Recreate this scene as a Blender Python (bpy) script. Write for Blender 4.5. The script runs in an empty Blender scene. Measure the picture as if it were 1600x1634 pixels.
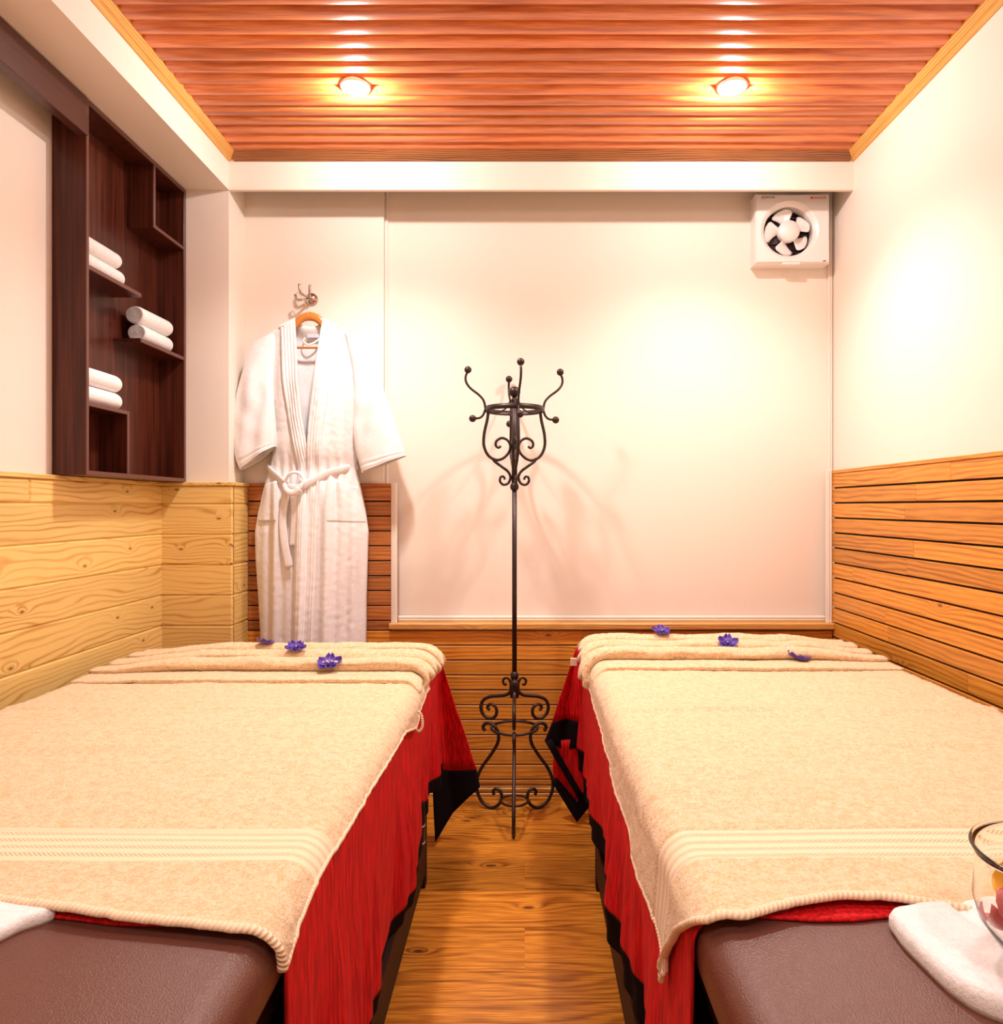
import bpy, bmesh, math, random
from mathutils import Vector, Matrix
random.seed(4)
C = bpy.context.scene.collection
PI = math.pi
S = bpy.context.scene

# ------------------------------------------------------------------ camera
EYE = 1.25
cd = bpy.data.cameras.new('camera'); cam = bpy.data.objects.new('camera', cd); C.objects.link(cam)
cam.location = (0, 0, EYE); cam.rotation_euler = (PI/2, 0, 0)
cd.sensor_fit = 'HORIZONTAL'; cd.sensor_width = 36.0
cd.lens = 36.0 * 1150 / 1600
cd.shift_x = -37 / 1600; cd.shift_y = -9 / 1600
cd.clip_start = 0.02
S.camera = cam

# ------------------------------------------------------------------ world, light, exposure
w = bpy.data.worlds.new('world'); S.world = w; w.use_nodes = True
w.node_tree.nodes['Background'].inputs[0].default_value = (1, .9, .8, 1)
w.node_tree.nodes['Background'].inputs[1].default_value = 0.02
S.view_settings.view_transform = 'Standard'
S.view_settings.look = 'None'
S.view_settings.gamma = 1
S.view_settings.use_curve_mapping = False
S.view_settings.exposure = 0.08
LAMP_COL = (1.0, 0.92, 0.88)
LAMP_BACK, LAMP_MID, LAMP_FRONT = 10.0, 2.6, 5.2
SPILL, BEAM = 1.5, 9.0
LAMPS = [(-0.582, 2.478, LAMP_BACK), (0.713, 2.478, LAMP_BACK),
         (-0.582, 1.15, LAMP_MID), (0.713, 1.15, LAMP_MID),
         (-0.582, -0.35, LAMP_FRONT), (0.713, -0.35, LAMP_FRONT)]

# ------------------------------------------------------------------ materials
class NT:
    def __init__(s, name):
        s.m = bpy.data.materials.new(name); s.m.use_nodes = True
        s.t = s.m.node_tree; s.b = s.t.nodes['Principled BSDF']
    def n(s, ty, **kw):
        nd = s.t.nodes.new(ty)
        for k, v in kw.items(): setattr(nd, k, v)
        return nd
    def l(s, a, b): s.t.links.new(a, b)
    def val(s, sock, v):
        if hasattr(v, 'is_output'): s.l(v, sock)
        else: sock.default_value = v
    def math(s, op, a, b=0.0, c=None, clamp=False):
        nd = s.n('ShaderNodeMath', operation=op, use_clamp=clamp)
        s.val(nd.inputs[0], a); s.val(nd.inputs[1], b)
        if c is not None: s.val(nd.inputs[2], c)
        return nd.outputs[0]
    def mix(s, f, a, b, blend='MIX'):
        nd = s.n('ShaderNodeMix', data_type='RGBA', blend_type=blend)
        s.val(nd.inputs[0], f)
        for i, v in ((6, a), (7, b)):
            if hasattr(v, 'is_output'): s.l(v, nd.inputs[i])
            else: nd.inputs[i].default_value = (*v, 1)
        return nd.outputs[2]
    def comb(s, x, y, z=0.0):
        nd = s.n('ShaderNodeCombineXYZ')
        for i, v in enumerate((x, y, z)): s.val(nd.inputs[i], v)
        return nd.outputs[0]
    def sep(s, v):
        nd = s.n('ShaderNodeSeparateXYZ'); s.l(v, nd.inputs[0]); return nd.outputs
    def noise(s, vec, scale, detail=2, rough=.5, dim='3D'):
        nd = s.n('ShaderNodeTexNoise', noise_dimensions=dim)
        s.l(vec, nd.inputs['Vector']); nd.inputs['Scale'].default_value = scale
        nd.inputs['Detail'].default_value = detail; nd.inputs['Roughness'].default_value = rough
        return nd.outputs[0]
    def smooth(s, v, a, b, lo=0.0, hi=1.0):
        nd = s.n('ShaderNodeMapRange', interpolation_type='SMOOTHSTEP')
        s.val(nd.inputs[0], v); nd.inputs[1].default_value = a; nd.inputs[2].default_value = b
        nd.inputs[3].default_value = lo; nd.inputs[4].default_value = hi
        return nd.outputs[0]
    def bump(s, h, strength, dist):
        nd = s.n('ShaderNodeBump'); nd.inputs['Strength'].default_value = strength
        nd.inputs['Distance'].default_value = dist; s.l(h, nd.inputs['Height'])
        s.l(nd.outputs[0], s.b.inputs['Normal']); return nd.outputs[0]
    def set(s, **kw):
        for k, v in kw.items(): s.val(s.b.inputs[k.replace('_', ' ')], v if not isinstance(v, tuple) else (*v, 1))
        return s.m

def plain(name, col, rough=.5, **kw):
    m = NT(name); return m.set(Base_Color=col, Roughness=rough, **kw)

def wood(name, dark, light, F=60, A=2.5, knots=0.5, rough=.4, tone=.35, fibre=.25, knotcol=(.16, .05, .012), ku=3.2, kv=7.0, coat=0.0, B=5.0, PW=1.8):
    m = NT(name)
    uv = m.n('ShaderNodeUVMap').outputs[0]; u, v, _ = m.sep(uv)
    at = m.n('ShaderNodeAttribute', attribute_name='rnd').outputs['Fac']
    n1 = m.noise(m.comb(m.math('MULTIPLY', u, 1.6), m.math('MULTIPLY', v, 7.0)), 1.0, 2)
    vo = m.n('ShaderNodeTexVoronoi', voronoi_dimensions='2D', feature='F1')
    m.l(m.comb(m.math('MULTIPLY', u, ku), m.math('MULTIPLY', v, kv)), vo.inputs['Vector']); vo.inputs['Scale'].default_value = 1
    d = vo.outputs['Distance']; keep = m.math('LESS_THAN', m.sep(vo.outputs['Color'])[0], knots)
    infl = m.math('MULTIPLY', m.math('POWER', 2.718, m.math('MULTIPLY', d, -11.0)), keep)
    ph = m.math('ADD', m.math('MULTIPLY', v, F), m.math('MULTIPLY', n1, A * 2))
    ph = m.math('ADD', ph, m.math('MULTIPLY', infl, B))
    ring = m.math('ADD', m.math('MULTIPLY', m.math('SINE', m.math('MULTIPLY', ph, 6.283)), .5), .5)
    ring = m.math('POWER', ring, PW)
    n2 = m.noise(m.comb(m.math('MULTIPLY', u, 2.0), m.math('MULTIPLY', v, 14.0)), 1.0, 3)
    fac = m.math('SUBTRACT', 1.0, m.math('MULTIPLY', ring, m.smooth(n2, .3, .7, .25, 1.0)))
    col = m.mix(fac, dark, light)
    fb = m.noise(m.comb(m.math('MULTIPLY', u, 9.0), m.math('MULTIPLY', v, 260.0)), 1.0, 2)
    col = m.mix(m.smooth(fb, .35, .7, fibre, 0.0), col, dark, 'MULTIPLY')
    spot = m.math('MULTIPLY', m.smooth(d, .02, .065, 1.0, 0.0), keep)
    col = m.mix(m.math('MULTIPLY', spot, .85), col, knotcol)
    hs = m.n('ShaderNodeHueSaturation'); m.l(col, hs.inputs['Color'])
    m.l(m.math('ADD', m.math('MULTIPLY', at, tone), 1.0 - tone * .55), hs.inputs['Value'])
    m.l(hs.outputs[0], m.b.inputs['Base Color'])
    m.bump(fb, .15, .001)
    return m.set(Roughness=rough, Coat_Weight=coat, Coat_Roughness=.15)

def terry(name, lo, hi, scale=230, strength=.9, dist=.004, sheen=.3):
    m = NT(name); oc = m.n('ShaderNodeTexCoord').outputs['Object']
    a = m.noise(oc, scale, 3, .65); b = m.noise(oc, 75, 3, .6)
    f = m.math('ADD', m.math('MULTIPLY', a, .6), m.math('MULTIPLY', b, .4))
    m.l(m.mix(m.smooth(f, .40, .60), lo, hi), m.b.inputs['Base Color'])
    m.bump(m.math('ADD', a, m.math('MULTIPLY', b, .6)), strength, dist)
    return m.set(Roughness=.95, Sheen_Weight=sheen, Specular_IOR_Level=.1)

def band_mat(name, lo, hi):
    m = NT(name); uv = m.n('ShaderNodeUVMap').outputs[0]; u, v, _ = m.sep(uv)
    p = m.math('FRACT', m.math('MULTIPLY', v, 1 / .024))
    rope = m.smooth(m.math('ABSOLUTE', m.math('SUBTRACT', p, .5)), .12, .30, 1.0, 0.0)
    dg = m.math('SINE', m.math('MULTIPLY', m.math('ADD', u, m.math('MULTIPLY', v, 1.2)), 6.283 / .0075))
    fine = m.math('SINE', m.math('MULTIPLY', v, 6.283 / .003))
    h = m.math('ADD', m.math('MULTIPLY', rope, m.math('ADD', m.math('MULTIPLY', dg, .4), .6)), m.math('MULTIPLY', fine, .08))
    m.l(m.mix(m.smooth(h, -.1, .6), hi, m.mix(m.smooth(dg, -.8, .2), lo, hi)), m.b.inputs['Base Color'])
    m.bump(h, .8, .003)
    return m.set(Roughness=.9, Sheen_Weight=.2, Specular_IOR_Level=.15)

def paint(name, col):
    m = NT(name); oc = m.n('ShaderNodeTexCoord').outputs['Object']
    m.bump(m.noise(oc, 60, 4), .05, .002)
    a = m.noise(oc, 1.5, 2)
    m.l(m.mix(a, tuple(c * .97 for c in col), col), m.b.inputs['Base Color'])
    return m.set(Roughness=.55, Specular_IOR_Level=.3)

def mahogany(name, dark, light, rough=.3, coat=.1):
    m = NT(name); oc = m.n('ShaderNodeTexCoord').outputs['Object']; x, y, z = m.sep(oc)
    n1 = m.noise(m.comb(m.math('MULTIPLY', x, 60), m.math('MULTIPLY', y, 60), m.math('MULTIPLY', z, 2.2)), 1, 3)
    m.l(m.mix(m.smooth(n1, .3, .7), dark, light), m.b.inputs['Base Color'])
    return m.set(Roughness=rough, Coat_Weight=coat, Coat_Roughness=.1, Specular_IOR_Level=.25)

M = {}
M['wall'] = paint('cream wall paint', (.86, .765, .67))
M['trimwhite'] = plain('white painted moulding', (.86, .78, .70), .4)
M['pine'] = wood('yellow pine', (.56, .28, .055), (.83, .58, .20), PW=4.5, F=50, A=3.6, knots=.42, rough=.42, tone=.14, fibre=.10, knotcol=(.22, .075, .018), ku=4.2, kv=9, B=4)
M['teak'] = wood('orange teak', (.42, .13, .010), (.76, .33, .045), F=55, A=2.0, knots=.10, rough=.38, tone=.42, fibre=.3)
M['teakdk'] = wood('brown teak', (.28, .075, .012), (.54, .19, .045), F=55, A=2.0, knots=.08, rough=.38, tone=.4, fibre=.3)
M['capw'] = wood('golden teak trim', (.42, .17, .03), (.74, .40, .10), F=90, A=2.0, knots=.1, rough=.35, tone=.2)
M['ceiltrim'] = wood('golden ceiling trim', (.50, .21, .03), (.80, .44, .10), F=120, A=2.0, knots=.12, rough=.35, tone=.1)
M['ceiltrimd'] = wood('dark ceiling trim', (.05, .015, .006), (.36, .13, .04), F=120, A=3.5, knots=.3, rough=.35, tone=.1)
M['ceil'] = wood('reddish ceiling boards', (.52, .12, .022), (.84, .28, .075), F=22, A=1.6, knots=.0, rough=.30, tone=.3, fibre=.45, coat=.25)
M['floor'] = wood('laminate floor oak', (.27, .078, .009), (.72, .285, .032), F=34, A=3.4, knots=.34, rough=.25, tone=.7, fibre=.55, knotcol=(.05, .015, .004), ku=2.4, kv=5.5, B=3)
M['dark'] = plain('dark void', (.012, .005, .003), .8)
M['mahog'] = mahogany('mahogany veneer', (.040, .008, .004), (.095, .022, .011))
M['mahogb'] = mahogany('mahogany back board', (.085, .006, .003), (.23, .016, .006), .5, 0.0)
M['mahogedge'] = plain('brown edging', (.12, .042, .03), .35)
M['bedwood'] = plain('dark bed wood', (.022, .007, .005), .55, Specular_IOR_Level=.2)
M['mahogplain'] = plain('smooth brown lacquer', (.075, .024, .016), .3)
M['beige'] = terry('beige terry', (.71, .485, .25), (.88, .665, .44))
M['beigeband'] = band_mat('beige woven band', (.70, .47, .26), (.90, .70, .47))
M['beigehem'] = NT('beige rope hem')
_h = M['beigehem']; _u, _v, _ = _h.sep(_h.n('ShaderNodeUVMap').outputs[0])
_d = _h.math('SINE', _h.math('MULTIPLY', _h.math('ADD', _u, _h.math('MULTIPLY', _v, .010)), 6.283 / .0075))
_h.l(_h.mix(_h.smooth(_d, -.9, .1), (.80, .58, .36), (.90, .72, .51)), _h.b.inputs['Base Color']); _h.bump(_d, .5, .002)
M['beigehem'] = _h.set(Roughness=.9)
M['white'] = terry('white terry', (.80, .77, .76), (.88, .86, .85), 260, .5, .003)
M['robe'] = terry('white waffle cotton', (.79, .755, .75), (.86, .835, .83), 300, .35, .002)
m = NT('red velvet'); oc = m.n('ShaderNodeTexCoord').outputs['Object']; x, y, z = m.sep(oc)
n1 = m.noise(m.comb(m.math('MULTIPLY', x, 160), m.math('MULTIPLY', y, 160), m.math('MULTIPLY', z, 14)), 1, 3)
m.l(m.mix(m.smooth(n1, .3, .75), (.32, .002, .003), (.76, .007, .011)), m.b.inputs['Base Color']); m.bump(n1, .4, .003)
M['red'] = m.set(Roughness=.75, Sheen_Weight=.12, Sheen_Tint=(1, .1, .08), Specular_IOR_Level=.2)
M['black'] = plain('black velvet', (.006, .003, .004), .9, Specular_IOR_Level=.1)
m = NT('brown leather'); oc = m.n('ShaderNodeTexCoord').outputs['Object']
x, y, z = m.sep(oc)
nn = m.noise(oc, 330, 4, .6); vv = m.n('ShaderNodeTexVoronoi'); m.l(m.comb(m.math('MULTIPLY', x, 1.6), y, z), vv.inputs['Vector']); vv.inputs['Scale'].default_value = 380
m.bump(m.math('ADD', m.math('MULTIPLY', nn, .6), m.math('MULTIPLY', vv.outputs['Distance'], .5)), .5, .0015)
M['leather'] = m.set(Base_Color=(.125, .043, .028), Roughness=.34, Specular_IOR_Level=.45)
m = NT('wrought iron'); oc = m.n('ShaderNodeTexCoord').outputs['Object']
nz = m.noise(oc, 90, 3); m.l(m.mix(nz, (.018, .010, .010), (.055, .032, .026)), m.b.inputs['Base Color']); m.bump(nz, .3, .002)
M['iron'] = m.set(Roughness=.42, Metallic=.55)
M['plastic'] = plain('white plastic', (.86, .80, .77), .3)
M['fandark'] = plain('dark shutter plastic', (.045, .022, .03), .35)
M['grey'] = plain('grey print', (.16, .15, .2), .6)
M['redprint'] = plain('red print', (.75, .06, .03), .6)
M['palepink'] = plain('pale print', (.8, .45, .4), .6)
M['chrome'] = plain('polished chrome', (.55, .47, .42), .12, Metallic=1.0)
M['brass'] = plain('worn brass', (.72, .55, .33), .3, Metallic=.8)
M['hangwood'] = plain('varnished hanger wood', (.55, .20, .035), .25, Coat_Weight=.5)
M['label'] = plain('woven label', (.55, .58, .68), .7)
M['petal'] = plain('violet petal', (.060, .006, .30), .5, Subsurface_Weight=.0, Sheen_Weight=.3)
M['petald'] = plain('deep violet throat', (.035, .004, .12), .5)
M['petalc'] = plain('orchid centre', (.75, .55, .6), .5)
M['stemg'] = plain('green stem', (.12, .20, .03), .5)
M['rosered'] = plain('red petal', (.62, .008, .02), .4)
M['rosepink'] = plain('pink petal', (.85, .22, .24), .4)
M['roseyel'] = plain('yellow petal', (.85, .50, .04), .4)
m = NT('clear glass'); M['glass'] = m.set(Base_Color=(1, .985, .95), Roughness=.02, Transmission_Weight=1.0, IOR=1.3)
M['canblack'] = plain('black tin', (.008, .008, .008), .3)
M['canwhite'] = plain('white tin line', (.75, .75, .7), .4)
M['cangreen'] = plain('green tin print', (.02, .16, .03), .4)
m = NT('lamp lens'); M['lens'] = m.set(Base_Color=(1, 1, 1), Emission_Color=(1, .95, .88), Emission_Strength=60.0)
M['lampring'] = plain('satin lamp ring', (.8, .78, .75), .3, Metallic=.3)

# ------------------------------------------------------------------ helpers
def nb():
    bm = bmesh.new(); bm.loops.layers.uv.new('UVMap'); bm.faces.layers.float.new('rnd'); return bm
def obj(name, bm, mats, parent=None, smooth=False, mods=None):
    me = bpy.data.meshes.new(name); bm.normal_update(); bm.to_mesh(me); bm.free()
    for mm in (mats if isinstance(mats, (list, tuple)) else [mats]): me.materials.append(mm)
    if smooth: me.polygons.foreach_set('use_smooth', [True] * len(me.polygons))
    o = bpy.data.objects.new(name, me); C.objects.link(o)
    if parent is not None: o.parent = parent
    for ty, kw in (mods or []):
        md = o.modifiers.new(ty.lower(), ty)
        for k, v in kw.items(): setattr(md, k, v)
    return o
def tag(o, label=None, cat=None, group=None, kind=None):
    if label: o['label'] = label
    if cat: o['category'] = cat
    if group: o['group'] = group
    if kind: o['kind'] = kind
    return o
def thing(name, label, cat, loc=(0, 0, 0), group=None, rotz=0):
    o = bpy.data.objects.new(name, None); C.objects.link(o); o.location = loc; o.rotation_euler = (0, 0, rotz)
    o.empty_display_size = .05
    return tag(o, label, cat, group)
def box(bm, x0, x1, y0, y1, z0, z1, grain='x', rnd=0.5, bev=0.0, off=None, mi=0):
    t = bmesh.new()
    vs = [t.verts.new((x, y, z)) for x in (x0, x1) for y in (y0, y1) for z in (z0, z1)]
    for f in ((0, 1, 3, 2), (4, 6, 7, 5), (0, 4, 5, 1), (2, 3, 7, 6), (0, 2, 6, 4), (1, 5, 7, 3)):
        t.faces.new([vs[i] for i in f])
    bmesh.ops.recalc_face_normals(t, faces=t.faces)
    if bev > 0: bmesh.ops.bevel(t, geom=t.edges[:], offset=bev, segments=1, affect='EDGES')
    ul = bm.loops.layers.uv['UVMap']; rl = bm.faces.layers.float['rnd']
    o = off if off is not None else rnd * 17.3
    mp = {}
    for v in t.verts: mp[v] = bm.verts.new(v.co)
    for f in t.faces:
        nf = bm.faces.new([mp[v] for v in f.verts]); nf[rl] = rnd; nf.material_index = mi
        for lp in nf.loops:
            c = lp.vert.co
            g = {'x': (c.x, c.y + c.z), 'y': (c.y, c.x + c.z), 'z': (c.z, c.x + c.y)}[grain]
            lp[ul].uv = (g[0] + o, g[1] + o * .37)
    t.free()
def catmull(pts, n=6, closed=False):
    P = [Vector(p) for p in pts]; out = []; N = len(P)
    rng = range(N) if closed else range(N - 1)
    for i in rng:
        if closed: a, b, c, d = P[(i - 1) % N], P[i], P[(i + 1) % N], P[(i + 2) % N]
        else: a, b, c, d = P[max(i - 1, 0)], P[i], P[i + 1], P[min(i + 2, N - 1)]
        for k in range(n):
            t = k / n
            out.append(.5 * ((2 * b) + (-a + c) * t + (2 * a - 5 * b + 4 * c - d) * t * t + (-a + 3 * b - 3 * c + d) * t ** 3))
    if not closed: out.append(P[-1].copy())
    return out
def tube(bm, pts, r, seg=10, closed=False, ref=None, r2=None, n=6, taper=None, smooth=True, mi=0):
    """r may be a number; r2 = second half-axis; ref = direction of the r axis"""
    P = catmull(pts, n, closed) if n > 0 else [Vector(p) for p in pts]
    N = len(P); rings = []; prev = None; ul = bm.loops.layers.uv['UVMap']
    L = [0.0]
    for i in range(1, N): L.append(L[-1] + (P[i] - P[i - 1]).length)
    for i in range(N):
        a = P[(i - 1) % N] if (closed or i > 0) else P[i]; b = P[(i + 1) % N] if (closed or i < N - 1) else P[i]
        t = (b - a)
        t = t.normalized() if t.length > 1e-9 else Vector((0, 0, 1))
        if ref is not None: u = Vector(ref)
        elif prev is None: u = Vector((0, 0, 1)) if abs(t.z) < .9 else Vector((1, 0, 0))
        else: u = prev
        u = (u - t * u.dot(t)); u = u.normalized() if u.length > 1e-6 else t.orthogonal().normalized()
        prev = u; v = t.cross(u)
        k = taper(i / (N - 1)) if taper else 1.0
        ra = r * k; rb = (r2 if r2 is not None else r) * k
        rings.append([bm.verts.new(P[i] + u * ra * math.cos(2 * PI * j / seg) + v * rb * math.sin(2 * PI * j / seg)) for j in range(seg)])
    for i in range(N if closed else N - 1):
        A, B = rings[i], rings[(i + 1) % N]
        for j in range(seg):
            f = bm.faces.new((A[j], A[(j + 1) % seg], B[(j + 1) % seg], B[j])); f.smooth = smooth; f.material_index = mi
            l0, l1 = L[i], (L[i + 1] if i + 1 < N else L[i] + .01)
            for lp, uvv in zip(f.loops, ((l0, j / seg), (l0, (j + 1) / seg), (l1, (j + 1) / seg), (l1, j / seg))): lp[ul].uv = uvv
    if not closed:
        bm.faces.new(rings[0][::-1]).material_index = mi; bm.faces.new(rings[-1]).material_index = mi
def lathe(bm, prof, seg=32, c=(0, 0, 0), mi=0, axis='z', cap=True):
    rings = []
    for r, h in prof:
        ring = []
        for j in range(seg):
            a = 2 * PI * j / seg
            if axis == 'z': p = (c[0] + r * math.cos(a), c[1] + r * math.sin(a), c[2] + h)
            elif axis == 'y': p = (c[0] + r * math.cos(a), c[1] + h, c[2] + r * math.sin(a))
            ring.append(bm.verts.new(p))
        rings.append(ring)
    for A, B in zip(rings, rings[1:]):
        for j in range(seg):
            f = bm.faces.new((A[j], A[(j + 1) % seg], B[(j + 1) % seg], B[j])); f.smooth = True; f.material_index = mi
    if cap:
        bm.faces.new(rings[0][::-1]).material_index = mi; bm.faces.new(rings[-1]).material_index = mi
    bmesh.ops.recalc_face_normals(bm, faces=bm.faces)
def ball(bm, c, r, sz=1.0, seg=16):
    prof = [(max(r * math.sin(PI * i / 12), 1e-5), -r * sz * math.cos(PI * i / 12)) for i in range(13)]
    lathe(bm, prof, seg, c)
def grid(bm, fn, nu, nv, uvf=None, mif=None, flip=False):
    ul = bm.loops.layers.uv['UVMap']
    V = [[bm.verts.new(fn(i / nu, j / nv)) for i in range(nu + 1)] for j in range(nv + 1)]
    for j in range(nv):
        for i in range(nu):
            q = ((i, j), (i + 1, j), (i + 1, j + 1), (i, j + 1))
            if flip: q = q[::-1]
            f = bm.faces.new([V[b][a] for a, b in q]); f.smooth = True
            if mif: f.material_index = mif((i + .5) / nu, (j + .5) / nv)
            for lp, (a, b) in zip(f.loops, q):
                lp[ul].uv = uvf(a / nu, b / nv) if uvf else (a / nu, b / nv)
    return V
def interp(x, tab):
    if x <= tab[0][0]: return tab[0][1]
    for (a, va), (b, vb) in zip(tab, tab[1:]):
        if x <= b:
            t = (x - a) / (b - a); return va + (vb - va) * t
    return tab[-1][1]
def sm(x, a, b):
    t = min(max((x - a) / (b - a), 0), 1); return t * t * (3 - 2 * t)
def hsh(x, y=0.0, s=0.0):
    from mathutils import noise
    return noise.noise(Vector((x, y, s)))

# ------------------------------------------------------------------ room
XL, XR, YB, ZC = -1.50, 1.35, 3.13, 2.70
YF = -1.3
def struct(name, bm, mats, label=None, parent=None, **kw):
    o = obj(name, bm, mats, parent, **kw)
    return tag(o, label, None, None, 'structure')
# floor planks run across the room
bm = nb(); k = 0
y = 2.754 + 2 * .205
while y > YF - .1:
    x = (0.0 if k % 2 == 1 else -.62) - 2.48
    while x < XR + .1:
        r = random.random()
        a, b = max(x, XL - .1), min(x + 1.24, XR + .1)
        if b > a: box(bm, a, b, y - .205 + .0009, y - .0009, -.02, 0, 'x', r)
        x += 1.24
    y -= .205; k += 1
struct('floor', bm, M['floor'], 'orange oak laminate floor laid in wide planks across the room')
bm = nb(); box(bm, XL - .1, XR + .1, YF - .1, YB + .2, -.05, -.021)
struct('floor', bm, M['dark'], 'dark base under the floor planks')

# ceiling boards, rounded, running across
bm = nb(); box(bm, XL - .1, XR + .05, YF - .1, YB + .1, ZC + .012, ZC + .05)
struct('ceiling', bm, M['dark'], 'dark backing above the ceiling boards')
bm = nb(); ul = bm.loops.layers.uv['UVMap']; rl = bm.faces.layers.float['rnd']
y = 2.94; k = 0
while y > YF:
    p = .0655; r = random.random(); o = r * 31
    prof = []
    for i in range(9):
        t = i / 8
        prof.append((y - .0035 - t * (p - .007), ZC - .0015 - .0045 * math.sin(PI * t) ** .8 + (.010 if i in (0, 8) else 0)))
    V = [[bm.verts.new((xx, a, b)) for a, b in prof] for xx in (-1.22, XR + .01)]
    for i in range(8):
        f = bm.faces.new((V[0][i], V[0][i + 1], V[1][i + 1], V[1][i])); f.smooth = True; f[rl] = r
        for lp in f.loops: lp[ul].uv = (lp.vert.co.x + o, lp.vert.co.y + o * .4)
    y -= p; k += 1
bmesh.ops.recalc_face_normals(bm, faces=bm.faces)
struct('ceiling', bm, M['ceil'], 'reddish varnished ceiling boards with rounded faces')

# walls
REC = .035          # recess of the big panel
bm = nb(); box(bm, XL - .1, XR + .1, YB + REC, YB + .15, 0, 2.75)
box(bm, XL - .1, -.612, YB, YB + REC, 0, 2.75)
box(bm, -.612, XR + .1, YB, YB + REC, 0, .722)
struct('wall_back', bm, M['wall'], 'cream back wall with a shallow framed recess')
bm = nb(); box(bm, XR, XR + .1, YF, YB + .15, 0, 2.75); struct('wall_right', bm, M['wall'], 'cream right wall')
bm = nb(); box(bm, XL - .1, XL, YF, YB + .15, 0, 2.75); struct('wall_left', bm, M['wall'], 'cream left wall')
bm = nb(); box(bm, XL - .1, XR + .1, YF - .1, YF, 0, 2.75); struct('wall_front', bm, M['wall'], 'cream wall behind the viewer')
bm = nb(); box(bm, XL, -1.216, 2.962, YB, 0, 2.549)
struct('wall_pillar', bm, M['wall'], 'cream square pillar in the left back corner')
bm = nb(); box(bm, XL, -1.214, YF, YB, 2.549, 2.74)
struct('trim_1', bm, M['wall'], 'cream boxed soffit along the left side of the ceiling')
bm = nb(); box(bm, -1.214, XR, 2.957, 2.975, 2.549, 2.715)
struct('trim_2', bm, M['wall'], 'cream pelmet board hanging in front of the back wall')
# wooden ceiling trim (sloped)
def prism(bm, a, b, prof, rnd=.5):
    ul = bm.loops.layers.uv['UVMap']; rl = bm.faces.layers.float['rnd']
    n = len(prof); d = (Vector(b) - Vector(a)).length
    A = [bm.verts.new(Vector(a) + Vector(p)) for p in prof]; B = [bm.verts.new(Vector(b) + Vector(p)) for p in prof]
    ac = 0
    for i in range(n):
        j = (i + 1) % n; f = bm.faces.new((A[i], A[j], B[j], B[i])); s = (Vector(prof[j]) - Vector(prof[i])).length; f[rl] = rnd
        for lp, q in zip(f.loops, ((0, ac), (0, ac + s), (d, ac + s), (d, ac))): lp[ul].uv = q
        ac += s
    bm.faces.new(A[::-1]); bm.faces.new(B); bmesh.ops.recalc_face_normals(bm, faces=bm.faces)
zt = 2.664 - ZC
bm = nb(); prism(bm, (-1.214, YF, ZC), (-1.214, 2.957, ZC), [(0, 0, zt), (.006, 0, zt), (.014, 0, zt + .010), (.022, 0, zt + .014), (.036, 0, -.006), (.036, 0, .01), (0, 0, .01)])
struct('trim_3', bm, M['ceiltrim'], 'golden wood trim along the left ceiling edge')
bm = nb(); prism(bm, (XR, YF, ZC), (XR, 2.957, ZC), [(0, 0, zt), (-.006, 0, zt), (-.014, 0, zt + .010), (-.022, 0, zt + .014), (-.036, 0, -.006), (-.036, 0, .01), (0, 0, .01)])
struct('trim_4', bm, M['ceiltrim'], 'golden wood trim along the right ceiling edge')
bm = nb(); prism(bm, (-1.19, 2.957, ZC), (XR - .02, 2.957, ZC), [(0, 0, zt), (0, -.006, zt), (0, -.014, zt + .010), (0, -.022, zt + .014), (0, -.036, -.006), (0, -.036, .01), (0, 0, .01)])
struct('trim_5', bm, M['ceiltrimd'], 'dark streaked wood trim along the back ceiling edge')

# pine wainscot left + pillar : boards .1245 high
def pine_lines():
    z = 1.26; L = [1.335, 1.26]
    while z > 0: z -= .1245; L.append(max(z, 0))
    return L
bm = nb(); ZL = pine_lines()
for a, b in zip(ZL, ZL[1:]):
    if a - b < .02: continue
    y0 = YF; cuts = [YF, .3 + random.random() * .8, 2.950] if random.random() < .35 else [YF, 2.950]
    if abs(a - 1.335) < .01: cuts = [YF, 2.16, 2.950]
    for c0, c1 in zip(cuts, cuts[1:]):
        box(bm, XL - .004, XL + .018, c0, c1, b, a, 'y', random.random(), .0055)
box(bm, XL - .004, XL + .008, YF, 2.94, 0, 1.335, 'y', .1)
box(bm, XL, XL + .024, YF, 2.944, 1.335, 1.349, 'y', .8, .002)
struct('trim_6', bm, M['pine'], 'yellow knotty pine panelling low on the left wall')
bm = nb()
for a, b in zip(ZL, ZL[1:]):
    if a - b < .02: continue
    r = random.random()
    box(bm, XL + .002, -1.194, 2.944, 2.966, b, a, 'x', r * .6, .0055)
    box(bm, -1.216, -1.194, 2.950, YB - .016, b, a, 'y', random.random(), .0055)
box(bm, XL + .02, -1.188, 2.940, 2.966, 1.335, 1.349, 'x', .6, .002)
box(bm, -1.216, -1.188, 2.966, YB, 1.335, 1.349, 'y', .6, .002)
struct('trim_7', bm, M['pine'], 'yellow pine panelling wrapped around the pillar')
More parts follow.
